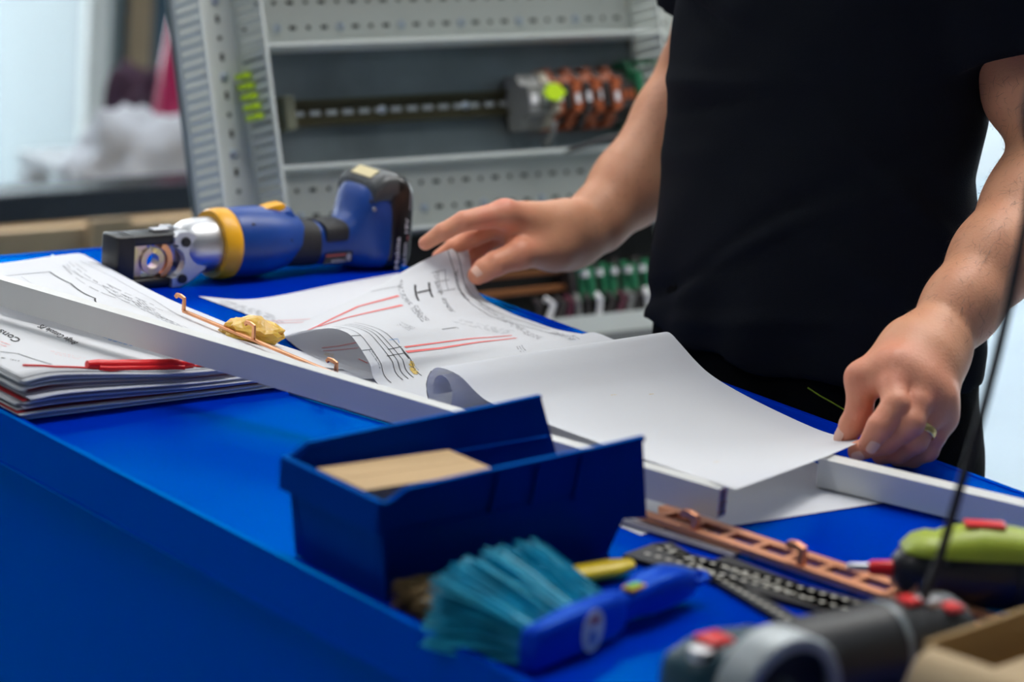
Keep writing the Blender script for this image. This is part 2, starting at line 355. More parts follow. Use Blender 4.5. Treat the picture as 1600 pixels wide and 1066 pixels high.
# drawing lifted by the right hand, its front left edge arching up
leftE = [atx(472, 516, 1.612), atx(432, 524, 1.572), atx(460, 519, 1.563), atx(500, 514, 1.56), atx(522, 513.5, 1.56), atx(545, 522, 1.56), atx(561, 541, 1.56), atx(577, 567, 1.56), atx(600, 606, 1.561), np.array((1.565, 2.04, .9035))]
rightE = [atx(727, 381, 1.846), atx(735, 405, 1.848), atx(739, 440, 1.843), atx(757, 467, 1.846), atx(799, 490, 1.853), atx(838, 507, 1.853), atx(871, 519, 1.855), atx(910, 522, 1.853), atx(948, 526, 1.848), np.array((1.845, 2.04, .906))]
far = [leftE[0], atx(530, 477, 1.672), atx(600, 441, 1.735), atx(668, 404, 1.795), rightE[0]]
rows = []
for j in range(10):
    a, b = leftE[j], rightE[j]; row = []
    for i, u in enumerate((0, .25, .5, .75, 1)):
        p = a + (b-a)*u
        wgt = max(0, 1-j/5.0)**1.3
        lin0 = far[0] + (far[4]-far[0])*u
        p = p + (far[i]-lin0)*wgt
        p[2] = max(p[2], .9035)
        row.append(p)
    rows.append(row)
LC = Sheet('drawing_sheet', rows, 'circuit drawing with bright red lines, its far corner lifted by the fingers', nu=60, nv=110, group='circuit drawings')
LC.px([(480, 513), (520, 494), (560, 476), (623, 461)], .0034, 'red'); LC.px([(497, 507), (540, 494), (590, 482), (628, 474)], .0042, 'red')
LC.px([(633, 541), (680, 534), (740, 526), (800, 521)], .0026, 'red'); LC.px([(635, 549), (690, 542), (750, 532), (806, 525)], .0034, 'red')
for uu, wd in ((.045, .0007), (.095, .0008), (.118, .0008), (.141, .0008), (.175, .0008)): LC.line([(uu, .36+.02*k) for k in range(27)], wd)
for vv in (.46, .58, .70): LC.line([(.0, vv), (.045, vv)], .0007)
LC.px([(700, 392), (712, 430), (730, 465), (768, 492), (840, 512), (900, 522)], .0009); LC.px([(712, 388), (722, 425), (742, 462), (785, 489), (860, 512)], .0009)
LC.px([(649, 445), (655, 468)], .0022); LC.px([(671, 441), (677, 463)], .0022); LC.px([(652, 457), (674, 452)], .0022)
LC.scribble((716, 420), (738, 470), (711, 421), 2, 'ink', .0011); LC.scribble((742, 470), (800, 508), (750, 466), 3); LC.scribble((690, 465), (706, 486), (697, 463), 4)
LC.scribble((640, 478), (660, 500), (652, 474), 6); LC.scribble((678, 425), (690, 460), (684, 423), 3); LC.scribble((625, 437), (640, 475), (632, 434), 3)
LC.scribble((700, 500), (790, 520), (715, 494), 5); LC.scribble((620, 505), (640, 516), (628, 500), 5); LC.scribble((800, 505), (840, 527), (812, 504), 4); LC.scribble((806, 540), (815, 550), (818, 536), 3); LC.scribble((850, 515), (890, 530), (865, 514), 5)
for a, b in (((675, 425), (697, 421)), ((679, 440), (703, 436)), ((683, 456), (712, 450)), ((697, 421), (701, 452)), ((686, 424), (692, 455)), ((580, 455), (625, 446))): LC.px([a, b], .0006, 'ink_grey')
LC.px([(607, 545), (628, 540)], .0008); LC.px([(606, 556), (634, 551)], .0008); LC.px([(692, 512), (715, 509), (718, 511)], .0010)
LC.px([(628, 543), (634, 552), (640, 560)], .0016); LC.scribble((638, 565), (650, 585), (645, 562), 3, 'yellow', .004); LC.scribble((575, 545), (592, 578), (580, 542), 2)
LC.scribble((640, 572), (658, 588), (648, 566), 2, 'ink_grey'); LC.px([(610, 530), (622, 528), (624, 535)], .0007, 'blue')
LC.done()

# blank sheet bent by the left hand, rolled under at its far end
ctrl = []
for k in range(13):
    th = math.radians(90 + 40*(12-k)); rr = .0105 + .0105*min(1, k/8); zc = .9255
    cz = math.sin(th)*rr
    yy = -math.cos(th)*rr                     # turns towards +y below the crest
    ctrl.append([(1.553, 2.066+yy, zc+cz), (1.645, 2.075+yy, zc+cz+.0005), (1.74, 2.083+yy, zc+cz+.0008), (1.832, 2.091+yy, zc+cz+.001)]) 
fr = [(719, 588), (744, 613), (764, 628), (800, 641), (880, 672), (1000, 715), (1080, 742), (1150, 765)]
bk = [(1062, 536, 1.832), (1085, 562, 1.832), (1110, 585, 1.832), (1150, 610, 1.832), (1215, 643, 1.832), (1280, 672, 1.826), (1322, 684, 1.812), (1350, 688, 1.797)]
for (a, b), (c, d, xb) in zip(fr, bk):
    p, q = atx(a, b, 1.553), atx(c, d, xb)
    ctrl.append([p, p+(q-p)*.33+np.array((0, 0, -.001)), p+(q-p)*.67+np.array((0, 0, -.0015)), q])
W = Sheet('blank_sheet', ctrl, 'large blank white sheet bent upward by the hand wearing a ring', nu=30, nv=120)
for p in ((955, 618), (1012, 616), (1000, 690), (1115, 722), (985, 680)): W.scribble(p, (p[0]+9, p[1]-1), (p[0]+1, p[1]-3), 1, 'yellow', .0012)
W.px([(672, 580), (668, 600), (667, 626)], .0008)
W.done()
def quad_sheet(name, pts, label, z=.902, mat=None, group=None, sag=0):
    (a, b, c, d) = pts; rows = []
    for v in (0, .33, .67, 1):
        rows.append([tuple(np.array([*(np.array(a)*(1-u)*(1-v)+np.array(b)*u*(1-v)+np.array(c)*u*v+np.array(d)*(1-u)*v), z + sag*math.sin(3*u+5*v)])) for u in (0, .33, .67, 1)])
    return Sheet(name, rows, label, 16, 16, mat, group=group)
U1 = quad_sheet('blank_sheet', [(1.545, 1.712), (1.757, 1.707), (1.80, 2.02), (1.57, 2.03)], 'flat white sheet beneath the bent sheet, its corner towards the blue bench', .9016); U1.done()
U2 = quad_sheet('blank_sheet', [(1.500, 1.725), (1.70, 1.765), (1.69, 1.99), (1.49, 1.99)], 'white sheet lowest of the loose pile, its edge showing beside the black square', .9008); U2.done()

# ---------------------------------------------------------------- pile of clipped papers at the left
red_pl = M('red_plastic', (.88, .008, .010), .35); red_card = M('red_card', (.42, .012, .02), .6); dark_card = M('dark_card', (.012, .014, .03), .6)
NS = 25; ORD = 'first second third fourth fifth sixth seventh eighth ninth tenth eleventh twelfth thirteenth fourteenth fifteenth sixteenth seventeenth eighteenth nineteenth twentieth twenty-first twenty-second twenty-third twenty-fourth twenty-fifth'.split()
for k in range(NS):
    f = k/(NS-1)
    zl = .9020 + .0395*f; zr = .9018 + .0245*f          # thick at the clipped side, thin at the other
    jx, jy, ja = random.uniform(-.006, .006), random.uniform(-.006, .006), random.uniform(-.02, .02)
    mat = paper; lab = 'white stapled document, %s from the bottom of the clipped pile' % ORD[k]; nm = 'stapled_document'; grp = 'documents in the clipped pile'; cat = 'paper'
    if k in (6, 12, 17): mat, nm, lab, grp, cat = red_card, 'card_folder', {6: 'red card divider lowest in the clipped pile', 12: 'red card divider midway up the clipped pile', 17: 'red card divider just under the top sheets of the clipped pile'}[k], 'red dividers in the pile', 'folder'
    elif k == 9: mat, nm, lab, grp, cat = dark_card, 'card_folder', 'black card divider in the clipped pile, between red dividers', None, 'folder'
    elif k in (3, 14, 20): mat = paper_b
    elif k in (8, 15): mat = paper_l
    x1 = 1.478 - .055*f + jx*2 + (.012 if k in (6, 9, 12) else 0); x0 = 1.212 + .004*f + jx; yf = 2.196 + jy + .006*math.sin(k*2.1)
    rows = []
    for v in (0, .2, .45, .75, 1):
        row = []
        for u in (0, .15, .4, .7, 1):
            x = x0 + (x1-x0)*u; y = yf + .33*v + ja*(u-.5)*.3 + .012*u*(1-v)
            sag = .0007*math.sin(5*u + k*1.7)*(1-u)*(.4 + .6*(1-v)) + .0004*math.sin(3*v+k)*(1-u)*f
            z = zl*(1-sm(u*1.05)) + zr*sm(u*1.05) + sag*.8*math.sin(math.pi*min(1, f*2+.1))
            z += -.006*f*(1-min(1, u/.12))*(1-v)*.6
            row.append((x, y, max(z, .9014+.0010*k)))
        rows.append(row)
    if k == NS-1: lab = 'white document with black lettering on top of the clipped pile'; grp = None
    S = Sheet(nm, rows, lab, 24, 16, mat, cat=cat, group=grp)
    if mat not in (red_card, dark_card): sd_ = S.o.modifiers.new('pages', 'SOLIDIFY'); sd_.thickness = .0010; sd_.offset = 1 if S.nrm(np.array([.5]), np.array([.5]))[0] @ np.cross(S.ev(.51, .5)[0]-S.ev(.5, .5)[0], S.ev(.5, .51)[0]-S.ev(.5, .5)[0]) < 0 else -1
    if k == NS-1:
        S.text('Bridge Console PS', (126, 531), (70, 503), (113, 536), 'ink', .012); S.text('Console', (36, 528), (-18, 500), (24, 533), 'ink', .014)
        S.px([(0, 548), (28, 550), (50, 558), (82, 567)], .0012); S.scribble((0, 560), (34, 566), (3, 555), 1, 'ink', .0012)
        S.scribble((80, 490), (165, 524), (90, 487), 4, 'yellow', .003); S.scribble((155, 525), (210, 540), (170, 521), 5, 'blue', .002)
        S.px([(230, 545), (262, 550)], .001, 'blue'); S.scribble((-5, 536), (12, 542), (0, 528), 2, 'pink', .002); S.scribble((70, 548), (125, 560), (80, 544), 2, 'pink', .001)
        TOPS = S
    S.done()
# red slide-in filing clip on the pile
ct = thing('filing_clip', 'red plastic filing clip strip lying on the pile', 'clip', TOPS.ev(.3, .02)[0])
def on_top(px, py, h): u, v = TOPS.at(px, py); return TOPS.ev(u, v)[0] + np.array((0, 0, h))
pa = [on_top(36+i*(100/6), 570.5+i*.5, .0012) for i in range(7)]; pb = [on_top(136+i*16.5, 573-(i > 5)*.3*(i-5), .0035) for i in range(11)]; pc = [on_top(300+i*10, 571-i*.3, .0012) for i in range(4)]
MB().tube(pa, .0009, 8).build('prong', red_pl, ct, smooth=60); MB().tube(pc, .0009, 8).build('prong', red_pl, ct, smooth=60)
MB().tube(pb, [.0036]+[.0047]*9+[.0036], 10).build('slider_tube', red_pl, ct, smooth=60)
MB().tube([p+np.array((0, -.004, -.0022)) for p in pb[1:10]], .0026, 8).build('slider_rib', red_pl, ct, smooth=60)
# two loose drawings spread over the back of the pile
za = .945
G1 = Sheet('drawing_sheet', [[atz(-60, 418, .927), atz(20, 409, .927), atz(75, 401, .925), atz(118, 396, .922), atz(131, 397.5, .919)],
                             [(1.318, 2.44, .948), (1.35, 2.44, .9465), (1.40, 2.45, .9395), (1.47, 2.46, .934), (1.505, 2.462, .928)],
                             [(1.346, 2.36, .947), (1.38, 2.35, .9445), (1.42, 2.37, .937), (1.475, 2.37, .927), (1.525, 2.385, .919)],
                             [(1.372, 2.29, .943), (1.40, 2.285, .940), (1.44, 2.28, .934), (1.495, 2.285, .922), (1.545, 2.30, .911)],
                             [(1.400, 2.205, .937), (1.42, 2.21, .935), (1.45, 2.215, .928), (1.505, 2.215, .9175), (1.56, 2.22, .907)]],
           'drawing with a thick black frame line behind the white bar, over the pile', 50, 60, group='drawings spread over the pile')
G1.px([(-10, 431), (40, 425), (77, 421.5)], .0013); G1.px([(77, 421.5), (110, 440), (150, 463), (190, 488)], .0018); G1.px([(35, 430), (70, 450)], .0004, 'ink_grey')
G1.scribble((92, 410), (240, 484), (112, 401), 4); G1.scribble((165, 446), (200, 468), (172, 443), 2); G1.scribble((205, 468), (290, 512), (220, 463), 5); G1.scribble((240, 490), (270, 502), (246, 486), 1, 'ink', .0016)
G1.px([(125, 405), (180, 432), (240, 465), (300, 500)], .0005, 'ink_grey'); G1.px([(100, 412), (160, 445), (225, 482)], .0005, 'ink_grey')
G1.done()
G2 = Sheet('drawing_sheet', [[(1.40, 2.56, .9235), (1.44, 2.566, .9215), atz(80, 399.5, .9185), atz(87, 404, .9165)],
                             [(1.37, 2.44, .930), (1.42, 2.44, .929), (1.46, 2.44, .926), (1.50, 2.44, .919)],
                             [(1.40, 2.34, .930), (1.45, 2.34, .925), (1.50, 2.33, .9185), (1.545, 2.33, .9095)],
                             [(1.42, 2.26, .926), (1.48, 2.26, .918), (1.53, 2.25, .910), (1.572, 2.25, .9045)],
                             [(1.44, 2.20, .921), (1.50, 2.195, .9125), (1.55, 2.19, .9065), (1.588, 2.19, .9035)]],
           'drawing with torn notes, slipped partly under the copper hook bar', 40, 40, group='drawings spread over the pile')
G2.scribble((290, 505), (350, 530), (300, 500), 7); G2.scribble((330, 520), (400, 556), (342, 515), 4); G2.done()

# ---------------------------------------------------------------- white insulated busbars
def white_bar(name, p0, p1, hgt, thk, label, stripes=True):
    """p0, p1: lower front edge; a hollow rectangular bar with copper strips in its end"""
    p0, p1 = Vector(p0), Vector(p1); d = (p1-p0); L = d.length; d.normalize(); side = Vector((0, 0, 1)).cross(d).normalized()
    if side.x < 0: side = -side
    T = frame(p0, d, side) if d.cross(side).z > 0 else None
    T = Matrix(((d.x, side.x, 0, p0.x), (d.y, side.y, 0, p0.y), (d.z, side.z, 1, p0.z), (0, 0, 0, 1)))
    t = thing(name, label, 'busbar', p0 + d*L/2)
    mb = MB(); mb.box((0, 0, 0), (L, .0016, hgt)); mb.box((0, thk-.0016, 0), (L, thk, hgt)); mb.box((0, .0016, hgt-.0016), (L, thk-.0016, hgt)); mb.box((0, .0016, 0), (L, thk-.0016, .0016))
    mb2 = MB(); mb2.v = [tuple(T @ Vector(v)) for v in mb.v]; mb2.f = mb.f
    mb2.build('housing', white_pl, t)
    if stripes:
        n = 5
        for k in range(n):
            z = .0025 + (hgt-.005)*(k+.5)/n
            MB().box((.002, .0017, z-.0011), (L-.0005 if k % 2 else L+.0005, thk-.0017, z+.0011), T).build('copper_strip', copper, t)
            if k < n-1: MB().box((.002, .0017, z+.0013), (L-.0015, thk-.0017, z+(hgt-.005)/n-.0013), T).build('insulator_rib', white_pl, t)
    return t
e0, e1 = atz(-120, 443, .953), atz(1120, 812, .9165)
white_bar('insulated_busbar', e0, e1, .0245, .014, 'long white insulated bar across the papers, copper strips in its end')
q0, q1 = np.array(atz(1275, 760, .9035)), np.array(atz(1600, 838, .9025)); dq = (q1-q0)/np.linalg.norm(q1-q0)
white_bar('insulated_busbar', q0, q1+dq*.3, .024, .020, 'white bar with speckled top lying under the hand with the ring', False)

# ---------------------------------------------------------------- bare copper busbars
copper_l = M('copper_bright', (.92, .42, .23), .42, .8, noise_amt=.15, nscale=25)
def copper_rail(p0, p1, hooks, label, rail_w=.004, hook=.02, second=None, th=.0026, mat=None):
    copper = mat or MATS['copper']
    p0, p1 = Vector(p0), Vector(p1); d = (p1-p0); L = d.length; d.normalize(); side = Vector((0, 0, 1)).cross(d).normalized()
    t = thing('copper_busbar', label, 'busbar', p0)
    MB().flat([p0 + d*(L*k/8) for k in range(9)], rail_w, th).build('rail', copper, t, bevel=.0004)
    if second:
        a = p0 + side*second; MB().flat([a + d*(L*k/8) for k in range(9)], rail_w, th).build('rail', copper, t, bevel=.0004)
        n = int(L/.032)
        for k in range(n): c = p0 + d*(.016+k*.032); MB().flat([c+side*.001, c+side*(second-.001)], .0055, th*.85).build('rung', copper, t)
    for f, h in hooks:
        c = p0 + d*(L*f); out = -d if h > 0 else d; h = abs(h)
        MB().flat([c, c+Vector((0, 0, h*.5)), c+Vector((0, 0, h)), c+Vector((0, 0, h+.001))+out*.006, c+Vector((0, 0, h+.001))+out*.011, c+Vector((0, 0, h-.002))+out*.013], .0012+th*.9, th, up=side).build('hook', copper, t, bevel=.0004)
    return t
h0, h1 = atz(287, 486, .931), atz(556, 598, .9215)
copper_rail(h0, h1, [(0, .012), (.42, .013), (.89, .010)], 'thin copper bar with upright hooks beside the yellow lump', .004)
copper_rail(atz(452, 612, .9025), atz(640, 669, .9025), [(.28, .006), (.95, .006)], 'short copper bar on the bare blue top beneath the white bar', .0035)
h0, h1 = atz(1000, 803, .9065), atz(1545, 987, .9065)
copper_rail(h0, h1, [(.17, .012), (.485, .015), (.80, .018)], 'ladder-shaped copper bar with hooks running past the black tool',   .0105, second=.0265, th=.0055, mat=copper_l)

# yellow resin lump
bm = bmesh.new(); bmesh.ops.create_icosphere(bm, subdivisions=3, radius=1)
c0 = np.array(atz(394, 524, .9225))
for v in bm.verts:
    n = v.co.normalized(); k = 1 + .28*noise.noise(n*2.3) + .10*noise.noise(n*6)
    v.co = Vector((n.x*.021*k, n.y*.030*k, max(-.6, n.z)*.0125*k*(1+.35*noise.noise(n*1.7+Vector((4, 1, 0))))))
    v.co = Matrix.Rotation(math.radians(28), 3, 'Z') @ v.co + Vector(c0) + Vector((0, 0, .004))
me = bpy.data.meshes.new('resin_lump'); bm.to_mesh(me); bm.free()
o = link('resin_lump', me, M('amber_resin', (.86, .52, .07), .35, noise_amt=.2, nscale=60, bump=.6, bscale=120, sub=.3)); tag(o, 'crumpled yellow lump of adhesive resting behind the hooked copper bar', 'adhesive')

# ---------------------------------------------------------------- blue storage bin with a cardboard box inside
bin_m = glossy_paint('bin_blue', (.0, .028, .30), (.02, .30, .75), .40, 1.35, 14)
bt = thing('storage_bin', 'dark blue open plastic storage bin holding a cardboard box', 'bin', (1.335, 1.735, .9))
def bin_wall(pts, y0b, y0t, th, zt):   # side wall, outer face leaning outwards from y0b at the base to y0t at the top
    mb = MB(); out = []
    for s in (0, th):
        for x, z in pts: out.append((x, y0b + (y0t-y0b)*(z-.9)/zt + s, z))
    n = len(pts); mb.v = out; mb.f = [tuple(range(n)), tuple(range(n, 2*n))[::-1]] + [(i, n+i, n+(i+1) % n, (i+1) % n) for i in range(n)]
    return mb
prof = [(1.226, .9015), (1.437, .9015), (1.447, .932), (1.470, .930), (1.449, .998), (1.436, .9965), (1.233, .984), (1.222, .977), (1.216, .968), (1.219, .94)]
bin_wall(prof, 1.691, 1.674, .0022, .095).build('side_wall', bin_m, bt)
bin_wall(prof, 1.782, 1.797, .0022, .095).build('side_wall', bin_m, bt)
MB().prism([(1.226, .9012), (1.229, .9012), (1.2185, .975), (1.2145, .975)], 1.679, 1.796, axis=1).build('end_wall', bin_m, bt)
MB().box((1.226, 1.690, .9006), (1.44, 1.786, .9036)).build('base', bin_m, bt)
MB().prism([(1.435, .903), (1.438, .903), (1.449, .933), (1.446, .933)], 1.690, 1.787, axis=1).build('scoop_front', bin_m, bt)
MB().box((1.2105, 1.674, .953), (1.2165, 1.80, .9775), bev=.001).build('end_rim', bin_m, bt)
for yy in (1.6725, 1.7985):
    pts = [Vector((1.214, yy, .9755)), Vector((1.2215, yy, .9775)), Vector((1.233, yy, .9845)), Vector((1.30, yy, .989)), Vector((1.40, yy, .995)), Vector((1.4485, yy, .9985))]
    MB().flat(pts, .0045, .0035).build('top_rim', bin_m, bt)
    sgn = -1 if yy < 1.7 else 1
    for xx in (1.315, 1.352, 1.392): 
        z1 = .985 + (xx-1.25)*.06
        MB().prism([(yy-.0012, z1), (yy+.0012+.0*sgn, z1), (yy+.0012-sgn*.006, .955), (yy-.0012-sgn*.006, .955)], xx-.0012, xx+.0012, axis=0).build('rib', bin_m, bt)
MB().flat([(1.222, 1.6808, .950), (1.445, 1.6818, .962)], .003, .002).build('step_ledge', bin_m, bt)
MB().flat([(1.222, 1.7895, .962), (1.452, 1.7895, .968)], .004, .0025).build('step_ledge', bin_m, bt)
cb = thing('cardboard_box', 'small closed tan cardboard box sitting inside the blue bin', 'box', (1.29, 1.74, .904))
Tq = frame((1.292, 1.7525, .904), (1, .012, 0), (-.012, 1, 0)); hx, hy, hz = .0605, .0305, .0665
mb = MB().box((-hx, -hy, 0), (hx, hy, hz-.001), Tq); mb.build('carton', card, cb, bevel=.0008)
MB().box((-hx, -hy, hz-.0008), (hx, hy*.0-.0004, hz+.0004), Tq).build('flap', card, cb); MB().box((-hx, .0004, hz-.0008), (hx, hy, hz+.0004), Tq).build('flap', card, cb)

# ---------------------------------------------------------------- cordless crimping tool
AY, AZ = 2.603, .937
tl = thing('crimping_tool', 'blue and black cordless crimping tool with yellow collar lying on the bench', 'power tool', (1.72, AY, .9))
TX = Matrix.Translation((0, AY, AZ))
def rring(x, zlo, zhi, hy, e=3.2, n=36, cy=AY):
    zc, hz = (zlo+zhi)/2, (zhi-zlo)/2; out = []
    for k in range(n):
        a = 2*math.pi*k/n; c, s = math.cos(a), math.sin(a)
        out.append((x, cy + hy*math.copysign(abs(c)**(2/e), c), zc + hz*math.copysign(abs(s)**(2/e), s)))
    return out
# black jaw frame
jy0, jy1 = AY-.018, AY+.014
j = MB(); j.box((1.531, jy0, .9005), (1.5525, jy1, .9555), bev=.003)
j.build('jaw_side', black_pl, tl, smooth=40)
MB().box((1.549, jy0+.0005, .9445), (1.604, jy1-.0005, .9550), bev=.002).build('jaw_top', black_pl, tl, smooth=40)
MB().box((1.549, jy0+.0005, .9010), (1.600, jy1-.0005, .9100), bev=.002).build('jaw_bottom', black_pl, tl, smooth=40)
MB().lathe([(-.0005, .002), (.001, .002)], 12, Matrix.Translation((1.5315, AY-.008, .919))).build('pin', M('hole_black', (.002, .002, .002), .8), tl)
MB().box((1.579, AY-.006, .955), (1.598, AY+.004, .9585), bev=.001).build('latch', alu, tl)
brass = M('passivated_zinc', (.72, .60, .30), .3, .9, col2=(.62, .42, .55), nscale=70)
dz = .9265
ring_o, ring_i = [], []
mb = MB(); n = 28; v = []; f = []
for yy in (AY-.010, AY+.004):
    for rr in (.0135, .0075):
        for k in range(n): a = math.radians(105)+math.radians(330)*k/(n-1); v.append((1.5775+rr*math.cos(a), yy, dz+rr*math.sin(a)*1.05))
for k in range(n-1):
    f += [(k, k+1, n+k+1, n+k), (2*n+k+1, 2*n+k, 3*n+k, 3*n+k+1), (k+1, k, 2*n+k, 2*n+k+1), (n+k, n+k+1, 3*n+k+1, 3*n+k)]
f += [(0, n, 3*n, 2*n), (n-1, 3*n-1, 4*n-1, 2*n-1)]
mb.add(v, f); mb.build('die', brass, tl)
MB().box((1.5525, AY-.007, .9105), (1.5655, AY+.002, .944)).build('die_holder', brass, tl)
MB().prism([(1.5655, .9375), (1.572, .9405), (1.572, .944), (1.5655, .944)], AY-.007, AY+.002, axis=1).build('die_holder', brass, tl)
a_ = [math.radians(-65+130*k/12) for k in range(13)]
MB().prism([(1.579+.0145*math.cos(a), dz+.0145*math.sin(a)) for a in a_] + [(1.579+.0205*math.cos(a), dz+.0205*math.sin(a)) for a in a_[::-1]], AY-.012, AY+.006, axis=1).build('moving_die', copper, tl)
# cast head with two bolts
hd = [(1.594, .9005), (1.603, .9005), (1.614, .9045), (1.632, .9165), (1.6385, .9285), (1.632, .941), (1.618, .9535), (1.611, .957), (1.6005, .957), (1.595, .952), (1.595, .9455)]
hd += [(1.600, .9435)] + [(1.5935+.0140*math.cos(math.radians(t)), dz+.0145*math.sin(math.radians(t))) for t in range(70, -71, -14)] + [(1.599, .9115), (1.594, .9105)]
MB().prism(hd, AY-.022, AY-.012, axis=1).build('head_plate', alu, tl, bevel=.0008)
MB().prism(hd, AY+.008, AY+.018, axis=1).build('head_plate', alu, tl, bevel=.0008)
bolt = black_pl
for bx, bz in ((1.6075, .9465), (1.6050, .9090)):
    b_ = MB().lathe([(-.0015, .0), (-.0015, .0046), (.001, .0052), (.003, .0052)], 16, Matrix.Translation((bx, AY-.0235, bz)) @ Matrix.Rotation(math.pi/2, 4, 'Z')).build('bolt', bolt, tl, smooth=40)
MB().lathe([(1.606, .012), (1.612, .022), (1.622, .0265), (1.634, .0280), (1.664, .0285), (1.668, .0285)], 40, TX).build('head_barrel', steel, tl, smooth=40)
MB().lathe([(1.650, .0290), (1.6495, .0345), (1.652, .0360), (1.661, .0367), (1.668, .0362), (1.670, .034)], 48, TX).build('collar', yellow_pl, tl, smooth=50)
MB().lathe([(1.664, .030), (1.668, .0345), (1.672, .0360), (1.690, .0366), (1.706, .0362), (1.722, .0335), (1.735, .0300), (1.746, .0265), (1.752, .024)], 48, TX).build('motor_housing', tool_blue, tl, smooth=60)
for sx, sz in ((1.684, .022), (1.728, .004), (1.726, -.014)):
    ry = math.sqrt(max(0, (.0358 if sx < 1.7 else .0315)**2 - sz*sz))
    MB().lathe([(-.001, 0), (-.001, .0026), (.001, .0032), (.003, .0032)], 12, Matrix.Translation((sx, AY-ry+.001, AZ+sz)) @ Matrix.Rotation(math.pi/2, 4, 'Z')).build('screw', black_pl, tl, smooth=40)
tr = MB(); tr.loft([[(1.705, AY+y, AZ+.0325+h) for y, h in ((-.008, -.004), (.008, -.004), (.008, .001), (-.008, .001))], [(1.722, AY+y, AZ+.0315+h) for y, h in ((-.008, -.006), (.008, -.006), (.008, .006), (-.008, .006))], [(1.733, AY+y, AZ+.030+h) for y, h in ((-.008, -.006), (.008, -.006), (.008, .0085), (-.008, .0085))], [(1.736, AY+y, AZ+.030+h) for y, h in ((-.007, -.006), (.007, -.006), (.007, .007), (-.007, .007))]])
tr.build('trigger', yellow_pl, tl, bevel=.0012, smooth=50)
tg = MB(); tg.loft([rring(1.726, .945, .968, .012), rring(1.736, .945, .9715, .0125), rring(1.742, .945, .9705, .012), rring(1.751, .94, .957, .012)]); tg.build('trigger_guard', tool_blue, tl, smooth=60)
bd = MB(); bd.loft([rring(1.734, .9085, .9625, .0275, 2.3), rring(1.740, .9080, .9610, .0272, 2.3), rring(1.752, .9070, .9575, .0258, 2.4), rring(1.766, .9065, .9550, .0248, 2.4), rring(1.772, .9070, .9545, .0245, 2.4)]); bd.build('rubber_grip', rubber, tl, smooth=60)
hs = MB(); hs.loft([rring(1.765, .9075, .9530, .0238, 2.4), rring(1.785, .9065, .9525, .0236, 2.5), rring(1.803, .9055, .9525, .0238, 2.5), rring(1.815, .9045, .9560, .0250, 2.6), rring(1.8235, .9035, .9640, .0275, 2.8), rring(1.831, .9025, .9760, .0310, 3), rring(1.838, .9020, .9880, .0345, 3.4), rring(1.848, .9012, .9935, .0368, 3.8), rring(1.862, .9010, .9920, .0375, 4), rring(1.876, .9010, .9850, .0375, 4)])
hs.build('handle_housing', tool_blue, tl, smooth=60)
bd = MB(); bd.loft([rring(1.778, .9290, .9540, .0247, 2.8), rring(1.780, .9285, .9545, .0250, 2.8), rring(1.806, .9285, .9545, .0250, 2.8), rring(1.808, .9290, .9540, .0247, 2.8)]); bd.build('grip_pad', rubber, tl, smooth=60)
MB().prism([(1.774, .9115), (1.815, .9130), (1.815, .9235), (1.7795, .9225)], AY-.0252, AY-.0240, axis=1).build('nameplate', black_pl, tl)
lab_w = M('label_white', (.72, .72, .74), .5)
def side_text(s, x, z, h, parent, y, vert=False, mat=lab_w, name='lettering', wd=None):
    v, f = text_geo(s, .012); sc = h/v[:, 1].max(); v = v*sc
    if wd: v[:, 0] *= wd/v[:, 0].max()
    mb = MB(); P = [(x - q[1], y, z + q[0]) if vert else (x+q[0], y, z+q[1]) for q in v]
    mb.add(P, f); o = mb.build(name, mat, parent); o['kind'] = 'stuff'; return o
side_text('AC50-LS', 1.784, .9128, .0032, tl, AY-.0254, wd=.018)
MB().box((1.777, AY-.0254, .9195), (1.803, AY-.0252, .9215)).build('label_strip', M('label_red', (.45, .08, .08), .6), tl)
MB().lathe([(0, .0042), (.0004, .0042)], 16, Matrix.Translation((1.8085, AY-.0252, .9175)) @ Matrix.Rotation(-math.pi/2, 4, 'Z')).build('emblem', M('emblem_grey', (.35, .35, .4), .5), tl)
MB().lathe([(-.001, 0), (-.001, .0022), (.002, .0024)], 12, Matrix.Translation((1.8405, AY-.0362, .9690)) @ Matrix.Rotation(math.pi/2, 4, 'Z')).build('screw', steel, tl, smooth=40)
MB().lathe([(-.0005, .0018), (.002, .0018)], 12, Matrix.Translation((1.8365, AY-.0335, .977)) @ Matrix.Rotation(math.pi/2, 4, 'Z')).build('screw', black_pl, tl)
# grey top cap with a cream sticker, then the battery
cap = MB(); cap.loft([rring(1.842, .972, .9905, .0350, 4), rring(1.850, .972, 1.0000, .0365, 4), rring(1.866, .972, 1.0050, .0372, 4), rring(1.884, .972, 1.0045, .0372, 4)]); cap.build('top_cap', M('dark_grey_plastic', (.06, .065, .07), .4), tl, smooth=60)
MB().add([(1.8478, AY-.018, .9995), (1.8640, AY-.018, 1.0060), (1.8640, AY+.018, 1.0060), (1.8478, AY+.018, .9995), (1.8478, AY-.018, .9985), (1.8640, AY-.018, 1.005), (1.8640, AY+.018, 1.005), (1.8478, AY+.018, .9985)], [(0,1,2,3),(7,6,5,4),(0,4,5,1),(1,5,6,2),(2,6,7,3),(3,7,4,0)]).build('sticker', M('cream_label', (.72, .62, .36), .6), tl)
bt_ = MB(); bt_.loft([rring(1.872, .9015, .9955, .0365, 5), rring(1.874, .9005, 1.0000, .0378, 5), rring(1.888, .9005, 1.0035, .0380, 5), rring(1.904, .9005, 1.0005, .0380, 5), rring(1.911, .9010, .9955, .0372, 5), rring(1.914, .9030, .9880, .0355, 5)]); bt_.build('battery', M('battery_black', (.006, .006, .007), .28), tl, smooth=50)
